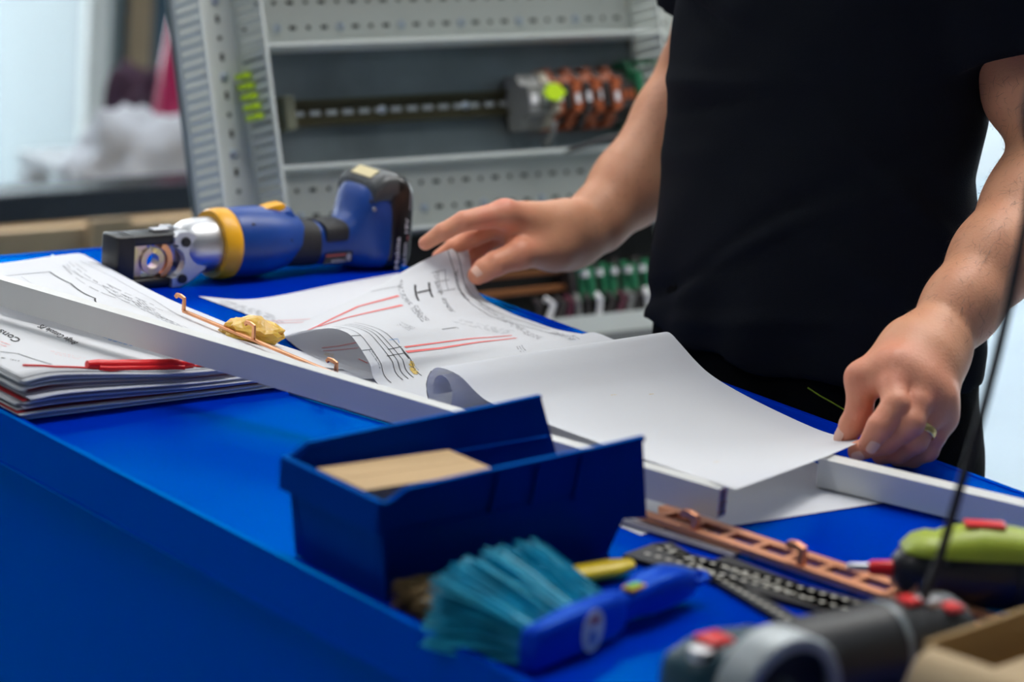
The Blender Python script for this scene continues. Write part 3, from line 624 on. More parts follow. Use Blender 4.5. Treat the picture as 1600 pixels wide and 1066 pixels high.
side_text('Makita', 1.8905, .9035, .0075, tl, AY-.0383, True, wd=.034); side_text('18V', 1.9045, .9415, .0065, tl, AY-.0383, True, wd=.016); side_text('Li-ion', 1.9035, .9065, .0065, tl, AY-.0383, True, wd=.024)
MB().box((1.9035, AY-.0383, .9335), (1.9055, AY-.0381, .9385)).build('label_strip', M('label_red', (.45, .08, .08), .6), tl)
MB().box((1.9045, AY-.0383, .966), (1.9062, AY-.0380, .985)).build('label_strip', emblem_m if False else MATS['emblem_grey'], tl)

for o in tl.children:
    for v in o.data.vertices:
        if v.co.x > 1.80: v.co.x = 1.80 + (v.co.x-1.80)*.68
# ---------------------------------------------------------------- control panel with open wiring ducts leaning behind the bench
pa_ = math.radians(18.6); PO = Vector((1.85, 2.954, .895)); PU = Vector((0, math.sin(pa_), math.cos(pa_))); PN = Vector((0, -math.cos(pa_), math.sin(pa_)))
TP = Matrix(((1, PU.x, PN.x, PO.x), (0, PU.y, PN.y, PO.y), (0, PU.z, PN.z, PO.z), (0, 0, 0, 1)))      # local: x right, y up the panel, z out of it
TP.col[0] = (1, 0, 0, 0)
pan = thing('control_panel', 'grey control cabinet plate with slotted wiring ducts leaning behind the bench', 'control panel', (2.25, 2.75, 0))
PT, PB = .62, -.50
MB().box((-.002, PB, -.006), (.79, PT, -.001), TP).build('mounting_plate', galv, pan)
DW, DH = .083, .065
fing = {}
def finger(L, key):
    if key not in fing: fing[key] = mesh_of(MB().box((-.0043, -.0008, 0), (.0043, .0008, L)), duct_grey)
    return fing[key]
hole_m = M('hole_black', (.002, .002, .002), .8)
holeme = mesh_of(MB().lathe([(0, .0028), (.0006, .0028)], 10, Matrix.Rotation(-math.pi/2, 4, 'Y')), hole_m)
slotme = mesh_of(MB().box((-.0045, -.0022, 0), (.0045, .0022, .0006)), hole_m)
boltme = mesh_of(MB().lathe([(-.0005, .0055), (.002, .0055), (.0034, .004), (.0038, .002)], 12, Matrix.Rotation(-math.pi/2, 4, 'Y')), M('zinc_bolt', (.55, .62, .70), .3, .9))
def duct(horizontal, lo, a0, a1, walls=(0, 1), label=None):
    """open wiring duct: base strip, two solid lower walls, fingers with T-shaped tips joined by a break-off lip"""
    base = MB()
    if horizontal: base.box((a0, lo, 0), (a1, lo+DW, .002), TP)
    else: base.box((lo, a0, 0), (lo+DW, a1, .002), TP)
    b = base.build('wiring_duct', duct_grey, pan)
    me = finger(DH-.012, 'f')
    for wi in walls:
        off = lo + (.001 if wi == 0 else DW-.001)
        if horizontal: MB().box((a0, off-.0008, 0), (a1, off+.0008, .010), TP).build('wall_foot', duct_grey, b); MB().box((a0, off-.0022, DH-.004), (a1, off+.0022, DH), TP).build('wall_lip', duct_grey, b)
        else: MB().box((off-.0008, a0, 0), (off+.0008, a1, .010), TP).build('wall_foot', duct_grey, b); MB().box((off-.0022, a0, DH-.004), (off+.0022, a1, DH), TP).build('wall_lip', duct_grey, b)
        n = int((a1-a0)/.0125)
        for k in range(n):
            c = a0 + (k+.5)*.0125
            T = TP @ (Matrix.Translation((c, off, .009)) if horizontal else Matrix.Translation((off, c, .009)) @ Matrix.Rotation(math.pi/2, 4, 'Z'))
            share('finger', me, b, T)
    n = int((a1-a0)/.0225)
    for k in range(n):
        c = a0 + .012 + k*.0225
        for rowi, fr_ in enumerate((.35, .72) if horizontal else (.72,)):
            q = lo + DW*fr_
            T = TP @ (Matrix.Translation((c, q, .0021)) if horizontal else Matrix.Translation((q, c, .0021)) @ Matrix.Rotation(math.pi/2, 4, 'Z'))
            if k % 4 == 2 and rowi == 0: share('bolt', boltme, b, T)
            else: share('mounting_hole', slotme if k % 2 else holeme, b, T)
    return b
duct(False, 0, -.09, .36)
duct(True, .172, .083, .676); duct(True, -.052, .083, .676)
duct(False, .676, -.09, .36)
# DIN rail and terminal blocks
dr = MB(); dr.box((.12, .083, .004), (.676, .088, .009), TP); dr.box((.12, .088, 0), (.676, .109, .003), TP); dr.box((.12, .109, .004), (.676, .114, .009), TP); dr.box((.12, .087, 0), (.676, .089, .009), TP); dr.box((.12, .108, 0), (.676, .110, .009), TP)
dro = dr.build('mounting_rail', M('dark_zinc', (.10, .095, .055), .35, .8), pan)
sl = mesh_of(MB().box((-.0075, -.003, 0), (.0075, .003, .0005)), M('rail_slot', (.42, .47, .48), .5))
for k in range(14): share('rail_slot', sl, dro, TP @ Matrix.Translation((.155+k*.0235, .0985, .0032)))
for k in (.275, .400): share('bolt', boltme, dro, TP @ Matrix.Translation((k, .0985, .0035)))
MB().box((.125, .078, .0), (.140, .119, .022), TP, bev=.002).build('end_bracket', M('bracket_olive', (.12, .13, .09), .5), pan)
tb_or = M('terminal_orange', (.36, .085, .025), .5); tb_dk = M('terminal_dark', (.035, .03, .03), .5); tb_gr = M('terminal_green', (.015, .16, .07), .5); tb_gy = M('terminal_grey', (.20, .205, .20), .5)
def terminal(x, wdt, mat, body_h, t0, t1, top=None):
    b = MB().prism([(t0, .004), (t1, .004), (t1, body_h*.55), (t1-.014, body_h*.7), (t1-.018, body_h), (t0+.018, body_h), (t0+.014, body_h*.7), (t0, body_h*.55)], x, x+wdt*.92, TP, axis=0)
    o = b.build('terminal_block', mat, pan)
    for tt in (t0+.008, t1-.012):
        MB().box((x+wdt*.2, tt, body_h*.52), (x+wdt*.7, tt+.006, body_h*.62), TP).build('clamp_screw', steel, o)
    MB().box((x+wdt*.15, (t0+t1)/2-.006, body_h), (x+wdt*.75, (t0+t1)/2+.006, body_h+.0015), TP).build('marker', top or lab_w, o)
x = .462
for k in range(2): terminal(x, .017, tb_gy, .052, .062, .130); x += .017
terminal(x, .013, M('terminal_cream', (.42, .38, .30), .5), .055, .062, .132); x += .014
for k in range(10): terminal(x, .0105, tb_or if k % 3 != 1 else tb_dk, .047 + .004*(k % 3), .060+.006*(k % 2), .136-.004*(k % 3), tb_dk if k % 2 else lab_w); x += .0105
for k in range(3): terminal(x, .008, tb_dk, .044, .064, .130, tb_or); x += .008
terminal(x, .010, tb_gr, .05, .058, .142, tb_gr); x += .01
MB().box((x, .060, .030), (x+.045, .066, .036), TP).build('green_clip', tb_gr, pan); MB().box((x, .135, .030), (x+.045, .141, .036), TP).build('green_clip', tb_gr, pan)
MB().prism([(.478, .100), (.487, .113), (.501, .112), (.512, .101), (.500, .091), (.486, .093)], .0585, .064, TP).build('warning_tag', M('lime_tag', (.55, .80, .01), .5), pan)
MB().tube([TP @ Vector(p) for p in ((.498, .066, .05), (.494, .056, .052), (.499, .044, .03), (.506, .046, .012))], .0035, 8).build('grey_wire', tb_gy, pan, smooth=60)
mb = MB().tube([TP @ Vector(p) for p in ((.50, .028, .062), (.56, .040, .068), (.60, .044, .066), (.64, .052, .060))], .0035, 8); mb.build('black_wire', black_pl, pan, smooth=60)
for k in range(5): MB().box((.070, .094+k*.0125-.003, .020-.003*k), (.0795, .094+k*.0125+.003, .045-.004*k), TP).build('lime_wire', MATS['lime_tag'], pan)
# lower section: flat black plate painted as the shade of an open void, copper strips, green terminals on a ledge
MB().box((.10, -.21, -.0015), (.70, -.055, .002), TP).build('void_shade_plate', M('void_shade_black', (.006, .007, .007), .7), pan)
for t in (-.115, -.137): MB().box((.33, t-.004, .020), (.50, t+.004, .030), TP, bev=.001).build('copper_strip', M('aged_copper', (.42, .17, .07), .4, .8), pan)
MB().box((.29, -.150, .002), (.35, -.100, .020), TP, bev=.002).build('busbar_support', tb_gy, pan)
for k in range(15): 
    MB().box((.50+k*.0115, -.155-.002*(k % 2), .010), (.510+k*.0115, -.108-.004*(k % 3), .040+.004*(k % 3)), TP, bev=.001).build('terminal_block', tb_gr if k % 3 else tb_dk, pan)
    if k % 2: MB().box((.501+k*.0115, -.128, .043), (.508+k*.0115, -.120, .053), TP).build('marker', lab_w, pan)
MB().box((.36, -.205, .0), (.70, -.176, .066), TP).build('lower_ledge', duct_grey, pan); MB().box((.36, -.2, .066), (.70, -.30, .068), TP).build('lower_cover', M('cover_grey', (.16, .17, .17), .5), pan)
for k in range(16): MB().tube([TP @ Vector((.43+k*.016, -.176, .055)), TP @ Vector((.434+k*.016+.006*math.sin(k), -.158, .058)), TP @ Vector((.437+k*.016, -.150, .045))], .004, 6).build('short_wire', (tb_dk, lab_w, tb_dk, M('wire_maroon', (.10, .02, .04), .5), tb_gy)[k % 5], pan)
# the stand that carries the plate
st = MB()
steel_dk = M('dark_steel', (.05, .055, .06), .5)
for sx in (.08, .70):
    top = TP @ Vector((sx, .2, -.02)); MB().flat([TP @ Vector((sx, PT, -.03)), TP @ Vector((sx, PB, -.03)), (PO.x+sx, 2.82, 0)], .03, .03, up=(1, 0, 0)).build('stand_leg', steel_dk, pan)
    MB().flat([TP @ Vector((sx, -.2, -.03)), (PO.x+sx, 3.15, 0)], .03, .03, up=(1, 0, 0)).build('stand_leg', steel_dk, pan)
# PERSON_BEGIN

# ---------------------------------------------------------------- person leaning over the bench
def smin(a, b, k):
    h = np.maximum(k-np.abs(a-b), 0)/k; return np.minimum(a, b) - h*h*k*.25
def rcone(P, a, ra, b, rb):
    ba = b-a; pa = P-a; t = np.clip((pa @ ba)/max(1e-12, ba @ ba), 0, 1)
    return np.linalg.norm(pa - t[..., None]*ba, axis=-1) - (ra+(rb-ra)*t)
class Grid:
    def __init__(s, lo, hi, h):
        s.lo = np.array(lo, float); s.h = h; s.n = np.ceil((np.array(hi)-s.lo)/h).astype(int)+1
        s.D = np.full(s.n, .05, np.float32)
    def sl(s, lo, hi):
        a = np.maximum(0, np.floor((lo-s.lo)/s.h).astype(int)); b = np.minimum(s.n, np.ceil((hi-s.lo)/s.h).astype(int)+1); b = np.maximum(b, a)
        return tuple(slice(i, j) for i, j in zip(a, b))
    def pts(s, sl):
        ax = [s.lo[i] + s.h*np.arange(sl[i].start, sl[i].stop, dtype=np.float32) for i in range(3)]
        return np.stack(np.meshgrid(*ax, indexing='ij'), -1)
    def cone(s, a, ra, b, rb, k, D=None):
        D = s.D if D is None else D; m = max(ra, rb)+k+.012
        sl = s.sl(np.minimum(a, b)-m, np.maximum(a, b)+m)
        D[sl] = smin(D[sl], rcone(s.pts(sl), a, ra, b, rb).astype(np.float32), k)
    def mesh(s):
        D = s.D; S = D < 0; n = s.n
        c = np.zeros(n-1, np.int8)
        for i in (0, 1):
            for j in (0, 1):
                for k in (0, 1): c += S[i:n[0]-1+i, j:n[1]-1+j, k:n[2]-1+k]
        act = np.argwhere((c > 0) & (c < 8)); idx = np.full(n-1, -1, np.int64); idx[tuple(act.T)] = np.arange(len(act))
        acc = np.zeros((len(act), 3)); cnt = np.zeros(len(act))
        for a in range(3):
            o1, o2 = [q for q in range(3) if q != a]
            for i in (0, 1):
                for j in (0, 1):
                    off = np.zeros(3, int); off[o1] = i; off[o2] = j; p = act+off; q = p.copy(); q[:, a] += 1
                    d0 = D[tuple(p.T)]; d1 = D[tuple(q.T)]; x = (d0 < 0) != (d1 < 0)
                    t = np.where(x, d0/np.where(x, d0-d1, 1), 0); pos = off+np.zeros((len(act), 3)); pos[:, a] = t
                    acc += pos*x[:, None]; cnt += x
        V = s.lo + s.h*(act + acc/cnt[:, None])
        Fs = []
        for a in range(3):
            o1, o2 = [(1, 2), (2, 0), (0, 1)][a]
            sa = [slice(None)]*3; sb = [slice(None)]*3; sa[a] = slice(0, -1); sb[a] = slice(1, None)
            e = np.argwhere(S[tuple(sa)] != S[tuple(sb)]); e = e[(e[:, o1] > 0) & (e[:, o2] > 0) & (e[:, o1] < n[o1]-1) & (e[:, o2] < n[o2]-1)]
            ins = S[tuple(e.T)]
            def cell(d1, d2): q = e.copy(); q[:, o1] += d1; q[:, o2] += d2; return idx[tuple(q.T)]
            f = np.stack([cell(-1, -1), cell(0, -1), cell(0, 0), cell(-1, 0)], 1); f[~ins] = f[~ins][:, ::-1]; Fs.append(f)
        return V, np.concatenate(Fs)
def np_mesh(name, V, Fq, mat, parent, attr=None):
    me = bpy.data.meshes.new(name); me.from_pydata(V.tolist(), [], Fq.tolist()); me.update()
    if attr is not None:
        a = me.attributes.new('flush', 'FLOAT', 'POINT'); a.data.foreach_set('value', attr.astype(np.float32))
    o = link(name, me, mat, parent); shade(o, 180); return o
def J(px, py, d, r): return (np.array(atd(px, py, d)), r)
def build_arm(arm, palm, fingers, h, k_arm=.02, k_palm=.018):
    allp = [p for p, r in arm] + [p for a, b in palm for p in (a[0], b[0])] + [p for f in fingers for p, r in f]
    lo = np.min(allp, 0)-.065; hi = np.max(allp, 0)+.065
    g = Grid(lo, hi, h)
    for a, b in zip(arm[:-1], arm[1:]): g.cone(a[0], a[1], b[0], b[1], k_arm)
    for a, b in palm: g.cone(a[0], a[1], b[0], b[1], k_palm)
    P = g.D.copy()
    for f in fingers:
        q = np.array([p for p, r in f]); m = .035; sl = g.sl(q.min(0)-m, q.max(0)+m); pt = g.pts(sl); d = None
        for (a, ra), (b, rb) in zip(f[:-1], f[1:]):
            e = rcone(pt, a, ra, b, rb).astype(np.float32); d = e if d is None else smin(d, e, .003)
        g.D[sl] = np.minimum(g.D[sl], smin(P[sl], d, .0075))
    return g.mesh()
pr_ = thing('person', 'person in a black T-shirt and black trousers leafing through drawings', 'person', (2.05, 2.13, 0))

# right arm and hand (far one, lifting the drawing)
D0 = .125
def R_(px, py, d, r): return J(px, py, d+D0, r*1.04)
wr = R_(893, 369, 3.055, .0255)
r_arm = [(np.array((2.078, 2.30, 1.33)), .050), R_(1100, 120, 3.17, .045), R_(1060, 188, 3.15, .0440), R_(985, 292, 3.105, .0385), R_(932, 345, 3.075, .0295), wr]
im, mm, rm, pm = R_(789, 334, 2.985, .0135), R_(786, 346, 3.010, .0130), R_(794, 360, 3.030, .0125), R_(806, 374, 3.046, .0112)
cmc = R_(866, 391, 3.025, .0175); tm = R_(812, 397, 2.985, .0140)
wa, wb_ = R_(880, 356, 3.040, .0215), R_(880, 380, 3.065, .0200)
r_palm = [(wr, wa), (wr, wb_), (wa, im), (wa, mm), (wb_, rm), (wb_, pm), (wr, cmc), (cmc, tm), (R_(850, 372, 3.03, .022), R_(812, 360, 3.015, .0175))]
r_fing = [[im, R_(724, 346, 2.962, .0098), R_(691, 363, 2.958, .0085), R_(665, 380, 2.958, .0070)],
          [mm, R_(737, 371, 2.995, .0096), R_(708, 387, 2.990, .0084), R_(686, 401, 2.990, .0070)],
          [rm, R_(754, 386, 3.012, .0092), R_(738, 403, 3.004, .0080), R_(727, 414, 2.998, .0068)],
          [pm, R_(770, 399, 3.030, .0080), R_(755, 409, 3.020, .0072), R_(744, 416, 3.014, .0062)],
          [tm, R_(773, 413, 2.972, .0122), R_(757, 422, 2.969, .0112), R_(746, 430, 2.967, .0096)]]
rV, rF = build_arm(r_arm, r_palm, r_fing, .0017)
# left arm and hand (near one, with the ring)
wl = J(1450, 548, 2.655, .0270)
l_arm = [(np.array((2.06, 1.972, 1.35)), .050), J(1592, 40, 2.83, .0500), J(1620, 140, 2.82, .0465), J(1660, 208, 2.80, .0415), J(1614, 322, 2.765, .0425), J(1556, 405, 2.72, .0375), J(1503, 478, 2.685, .0315), wl]
wl2 = J(1458, 552, 2.655, .0215)
iml, mml, rml, pml = J(1401, 576, 2.604, .0142), J(1436, 601, 2.601, .0144), J(1457, 626, 2.604, .0136), J(1467, 652, 2.615, .0118)
cml = J(1416, 543, 2.642, .0180); tml = J(1347, 591, 2.620, .0140)
l_palm = [(wl, wl2), (wl, iml), (wl, mml), (wl2, rml), (wl2, pml), (wl, cml), (cml, tml), (J(1420, 570, 2.625, .018), J(1385, 590, 2.612, .013)), (J(1442, 585, 2.625, .020), J(1452, 625, 2.622, .016)), (iml, mml), (mml, rml), (rml, pml), (J(1442, 560, 2.632, .0235), J(1420, 586, 2.612, .0170)), (J(1450, 570, 2.634, .0200), J(1447, 613, 2.614, .0150))]
l_fing = [[iml, J(1397, 604, 2.590, .0134), J(1400, 633, 2.574, .0120), J(1375, 667, 2.568, .0110), J(1358, 693, 2.574, .0090)],
          [mml, J(1432, 631, 2.584, .0130), J(1423, 661, 2.574, .0119), J(1384, 690, 2.586, .0108), J(1340, 705, 2.598, .0086)],
          [rml, J(1446, 657, 2.594, .0119), J(1430, 689, 2.589, .0110), J(1405, 706, 2.606, .0098), J(1376, 711, 2.620, .0082)],
          [pml, J(1459, 680, 2.607, .0106), J(1449, 704, 2.610, .0097), J(1427, 715, 2.624, .0086), J(1402, 716, 2.634, .0074)],
          [tml, J(1343, 640, 2.620, .0116), J(1331, 664, 2.624, .0108), J(1322, 683, 2.630, .0090)]]
lV, lF = build_arm(l_arm, l_palm, l_fing, .0017)
# neck and head, continuous with the shoulders under the shirt
g = Grid((1.80, 1.86, 1.15), (2.26, 2.40, 1.86), .007)
A = np.array
for a, ra, b, rb in (((2.06, 2.13, 1.20), .10, (2.06, 2.13, 1.34), .105), ((2.06, 1.985, 1.365), .050, (2.06, 2.27, 1.365), .050), ((2.05, 2.13, 1.38), .065, (2.00, 2.13, 1.53), .055), ((1.985, 2.13, 1.66), .085, (2.02, 2.13, 1.69), .088), ((1.94, 2.13, 1.59), .050, (1.97, 2.13, 1.63), .07),
                     ((1.895, 2.13, 1.655), .008, (1.878, 2.13, 1.625), .013), ((1.905, 2.145, 1.588), .010, (1.905, 2.115, 1.588), .010), ((1.918, 2.163, 1.662), .012, (1.918, 2.163, 1.663), .012), ((1.918, 2.097, 1.662), .012, (1.918, 2.097, 1.663), .012),
                     ((1.995, 2.215, 1.655), .012, (2.005, 2.222, 1.625), .010), ((1.995, 2.045, 1.655), .012, (2.005, 2.038, 1.625), .010)):
    g.cone(A(a), ra, A(b), rb, .02)
hV, hF = g.mesh()
n1, n2 = len(rV), len(rV)+len(lV)
V = np.concatenate([rV, lV, hV]); FQ = np.concatenate([rF, lF+n1, hF+n2])
fl = np.zeros(len(V))
for f, base in ((r_fing, .55), (l_fing, .75)):
    for ch in f:
        for i, (p, r) in enumerate(ch): fl = np.maximum(fl, (base if i != 2 else base*.75)*np.exp(-(np.linalg.norm(V-p, axis=1)/(r*1.7))**2))
for p, s_, k in ((atd(1411, 566, 2.57), .013, 1.0), (atd(1447, 598, 2.565), .012, 1.1), (atd(1466, 618, 2.575), .009, .9), (atd(790, 315, 3.10), .02, .7), (atd(760, 345, 3.09), .02, .7)): fl = np.maximum(fl, k*np.exp(-(np.linalg.norm(V-np.array(p), axis=1)/s_)**2))
skin = M('skin', (.74, .345, .195), .50, bump=.25, bscale=420, sub=.12)
nt = skin.node_tree; bs = nt.nodes['Principled BSDF']; at_ = nt.nodes.new('ShaderNodeAttribute'); at_.attribute_name = 'flush'
mx = nt.nodes.new('ShaderNodeMix'); mx.data_type = 'RGBA'; mx.inputs[6].default_value = (.74, .345, .195, 1); mx.inputs[7].default_value = (.76, .235, .155, 1)
no = nt.nodes.new('ShaderNodeTexNoise'); no.inputs['Scale'].default_value = 45; tcn = nt.nodes.new('ShaderNodeTexCoord'); nt.links.new(tcn.outputs['Object'], no.inputs['Vector'])
ad = nt.nodes.new('ShaderNodeMath'); ad.operation = 'MULTIPLY_ADD'; ad.inputs[1].default_value = .35; nt.links.new(no.outputs[0], ad.inputs[0]); nt.links.new(at_.outputs['Fac'], ad.inputs[2])
sb = nt.nodes.new('ShaderNodeMath'); sb.operation = 'SUBTRACT'; sb.inputs[1].default_value = .14; sb.use_clamp = True; nt.links.new(ad.outputs[0], sb.inputs[0]); nt.links.new(sb.outputs[0], mx.inputs[0]); nt.links.new(mx.outputs[2], bs.inputs['Base Color'])
np_mesh('body', V, FQ, skin, pr_, fl)
# finger nails
nail_m = M('nail', (.80, .48, .38), .4)
def cam_dir(x, y, z): v = RC @ np.array((x, y, z), float); return v/np.linalg.norm(v)
def nail(tip, prev, n, wd, ln, r):
    t = np.array(tip)-np.array(prev); t /= np.linalg.norm(t); n = n - t*(n @ t); n /= np.linalg.norm(n); s = np.cross(n, t)
    v = []; f = []; K = 9
    for i in range(K):
        a = -1+2*i/(K-1)
        for j in range(K):
            b = -1+2*j/(K-1); wj = 1-.25*max(0, abs(b)-.4)**1.2; ang = a*wj*.95*wd/r/2
            p = np.array(tip) + t*(b*ln/2*(1-.18*a*a) - ln*.12) + (n*math.cos(ang)+s*math.sin(ang))*(r*(1.035-.03*max(0, b)**2))
            v.append(p)
    for i in range(K-1):
        for j in range(K-1): f.append((i*K+j, i*K+j+1, (i+1)*K+j+1, (i+1)*K+j))
    o = MB().add(v, f).build('nail', nail_m, pr_, smooth=180)
tR = r_fing[4]; nail(tR[3][0], tR[2][0], cam_dir(-.1, .35, .95), .0130, .0135, tR[3][1]*1.07)
tI = l_fing[0]; nail(tI[-1][0], tI[-2][0], cam_dir(.30, -.2, .9), .0115, .0115, tI[-1][1]*1.06)
tT = l_fing[4]; nail(tT[3][0], tT[2][0], cam_dir(-.75, .2, .6), .0125, .0130, tT[3][1]*1.12)
tM = l_fing[1]; nail(tM[-1][0], tM[-2][0], cam_dir(.0, -.45, .85), .0105, .011, tM[-1][1]*1.05)
# wedding ring
a, b = l_fing[2][1][0], l_fing[2][2][0]; c = a+(b-a)*.42; Tn = frame(c, (b-a)/np.linalg.norm(b-a), (0, 0, 1))
gold = M('gold', (.80, .58, .26), .22, 1, bump=.2, bscale=600)
MB().lathe([(-.0032, .0120), (-.0034, .0130), (-.002, .0137), (.002, .0137), (.0034, .0132), (.0032, .0120), (-.0032, .0120)], 40, Tn).build('finger_ring', gold, pr_, smooth=50)['label'] = 'gold band ring'
# forearm hair
hm = M('arm_hair', (.035, .02, .012), .6); rng = np.random.RandomState(3)
def hairs(Vs, Fs, chain, n, name, ln=.011):
    ctr = Vs[Fs].mean(1); nr = np.cross(Vs[Fs[:, 1]]-Vs[Fs[:, 0]], Vs[Fs[:, 2]]-Vs[Fs[:, 0]]); nr /= np.linalg.norm(nr, axis=1)[:, None]+1e-12
    a, b = chain; ax = (b-a)/np.linalg.norm(b-a); t = ((ctr-a) @ ax)/np.linalg.norm(b-a); sel = np.where((t > 0) & (t < 1.0) & (rng.rand(len(t)) < .3+.7*(1-np.clip(t, 0, 1))))[0]
    pick = rng.choice(sel, n); mb = MB()
    for i in pick:
        p = ctr[i]; q = nr[i]; d = ax + .5*rng.randn(3); d -= q*(d @ q); d /= np.linalg.norm(d); L = ln*rng.uniform(.5, 1.2); s = np.cross(q, d)*.00009; bend = np.cross(q, d)*rng.uniform(-.003, .003)
        p1 = p + d*L*.5 + q*L*.22; p2 = p + d*L + q*L*.22 + bend; m = len(mb.v)
        mb.v += [tuple(p+s), tuple(p-s), tuple(p1+s), tuple(p1-s), tuple(p2)]; mb.f += [(m, m+1, m+3, m+2), (m+2, m+3, m+4)]
    me = bpy.data.meshes.new(name); me.from_pydata(mb.v, [], mb.f); link(name, me, hm, pr_)['kind'] = 'stuff'
hairs(lV, lF, (l_arm[3][0], l_arm[7][0]), 1500, 'forearm_hair'); hairs(rV, rF, (r_arm[2][0], r_arm[5][0]), 500, 'forearm_hair', .008)
# hair of the head
g = Grid((1.86, 1.98, 1.5), (2.16, 2.28, 1.84), .008)
g.cone(A((2.00, 2.13, 1.705)), .086, A((2.035, 2.13, 1.70)), .090, .02); g.cone(A((2.04, 2.13, 1.66)), .080, A((2.05, 2.13, 1.60)), .058, .02); g.cone(A((1.955, 2.09, 1.755)), .03, A((1.955, 2.17, 1.755)), .03, .02)
hv, hf = g.mesh(); np_mesh('hair', hv, hf, M('short_brown_hair', (.05, .03, .02), .7, bump=.6, bscale=300), pr_)
# T-shirt
def ell(P, cx, cy, ax, by):
    q = np.sqrt(((P[..., 0]-cx)/ax)**2 + ((P[..., 1]-cy)/by)**2); return (q-1)*(.55*ax+.45*by)
SZ = np.array([.86, .92, 1.0, 1.10, 1.20, 1.30, 1.37, 1.42, 1.46])
SX = np.array([2.052, 2.050, 2.044, 2.033, 2.036, 2.046, 2.052, 2.054, 2.045]); SAX = np.array([.127, .127, .122, .114, .117, .122, .105, .085, .06]); SBY = np.array([.202, .201, .195, .184, .187, .198, .192, .14, .07])
def folds(P):
    x, y, z = P[..., 0], P[..., 1], P[..., 2]; th = np.arctan2(-(x-2.045), -(y-2.13))       # 0 towards -y, grows towards the front
    f = np.zeros_like(x)
    for z0, sl, t0, wdt, amp, ln in ((1.165, .02, 1.9, .010, .0055, .7), (1.145, .035, 1.8, .007, -.0045, .6), (1.005, .085, 1.5, .012, .0045, 1.1), (1.045, .10, 1.2, .010, -.003, 1.0), (.975, .06, 1.9, .010, -.0045, .9), (1.09, .03, 2.1, .012, .003, .5), (.945, .03, 1.4, .010, .003, 1.2), (1.225, -.03, 2.0, .012, -.0050, .6), (1.25, -.02, 2.1, .016, .006, .7), (1.02, -.10, .5, .012, .003, .6), (1.10, -.16, .35, .012, .003, .5)):
        zz = z0 - sl*(th-t0); f += amp*np.exp(-((z-zz)/wdt)**2)*np.exp(-((th-t0)/ln)**2)
    f *= 1.7
    f += .0035*np.sin(9*th+2+8*z)*np.exp(-((z-.93)/.05)**2) + .0022*np.sin(46*z+5*th)*np.sin(3*th+7*z)
    return f
def shirt_field(P):
    z = P[..., 2]; d = ell(P, np.interp(z, SZ, SX), 2.128, np.interp(z, SZ, SAX), np.interp(z, SZ, SBY)) - folds(P)
    return d
g = Grid((1.86, 1.75, .885), (2.26, 2.50, 1.47), .0045)
sl = g.sl(g.lo, g.lo+g.h*g.n); pt = g.pts(sl).astype(np.float64); d = shirt_field(pt)
d = np.maximum(d, pt[..., 2]-1.455)
def sleeve(d, arm, nrm=None, k=.03):
    a, b = arm; e = rcone(pt, a, .072, b+.05*(b-a)/np.linalg.norm(b-a), .0715); ax = (b-a)/np.linalg.norm(b-a); cut = ((pt-b) @ (ax if nrm is None else nrm)); e = np.maximum(e, cut)
    ang = np.arctan2(pt[..., 0]-b[0], pt[..., 1]-b[1]); e = e - .003*np.sin(4*ang+9*pt[..., 2]*4)
    return smin(d, e, k)
def pt_on(chain, t): return chain[0][0] + (chain[1][0]-chain[0][0])*t
d = sleeve(d, (np.array((2.06, 1.965, 1.365)), np.array(atd(1578, 84, 2.82))), cam_dir(.34, -.94, -.1), .008); d = sleeve(d, (np.array((2.065, 2.29, 1.365)), r_arm[0][0] + (r_arm[1][0]-r_arm[0][0])*.55))
hem = .905 + .004*np.sin(7*np.arctan2(pt[..., 0]-2.05, pt[..., 1]-2.13))
d = np.maximum(d, hem-pt[..., 2])
g.D = d.astype(np.float32); sv, sf = g.mesh(); np_mesh('t_shirt', sv, sf, shirt_m, pr_)
# hem seam and sleeve seam are stitched bands
# trousers and shoes
def legs_field(P):
    z = P[..., 2]; d = ell(P, 2.052, 2.128, .121, .197); d = np.maximum(d, z-.96); d = np.maximum(d, .80-z)
    for yc in (2.03, 2.226):
        d = smin(d, rcone(P, np.array((2.055, yc, .80)), .098, np.array((2.06, yc, .48)), .072), .04); d = smin(d, rcone(P, np.array((2.06, yc, .48)), .072, np.array((2.08, yc, .10)), .062), .03)
    d = d - .002*np.sin(26*z+9*P[..., 1])
    return np.maximum(d, .055-z)
g = Grid((1.88, 1.88, .03), (2.24, 2.38, .98), .009); sl = g.sl(g.lo, g.lo+g.h*g.n); pt = g.pts(sl).astype(np.float64); g.D = legs_field(pt).astype(np.float32); tv, tf = g.mesh()
tro = np_mesh('trousers', tv, tf, trouser_m, pr_)
def march(px, py, fld, d0=2.6, d1=3.3):
    for dd in np.arange(d0, d1, .001):
        p = np.array(atd(px, py, dd))
        if fld(p[None])[0] < .001: return p
    return np.array(atd(px, py, 2.9))
lime_st = M('lime_thread', (.40, .55, .03), .6)
for path in ([(1262, 606), (1280, 618), (1300, 629), (1320, 641)], [(1488, 597), (1505, 593), (1522, 587), (1536, 581)]):
    MB().tube([march(a, b, legs_field) - .0006*cam_dir(0, 0, -1) for a, b in path], .0007, 6).build('pocket_stitching', lime_st, tro, smooth=60)
for yc in (2.03, 2.226):
    g = Grid((1.86, yc-.08, -.005), (2.18, yc+.08, .14), .008); g.cone(A((2.10, yc, .045)), .042, A((1.93, yc, .038)), .036, .02); g.cone(A((2.09, yc, .05)), .045, A((2.085, yc, .10)), .042, .03); g.D = np.maximum(g.D, .002 - g.pts(g.sl(g.lo, g.lo+g.h*g.n))[..., 2]).astype(np.float32); kv, kf = g.mesh()
    np_mesh('work_shoe', kv, kf, M('black_leather', (.01, .01, .011), .5), pr_)
# SMALL_BEGIN

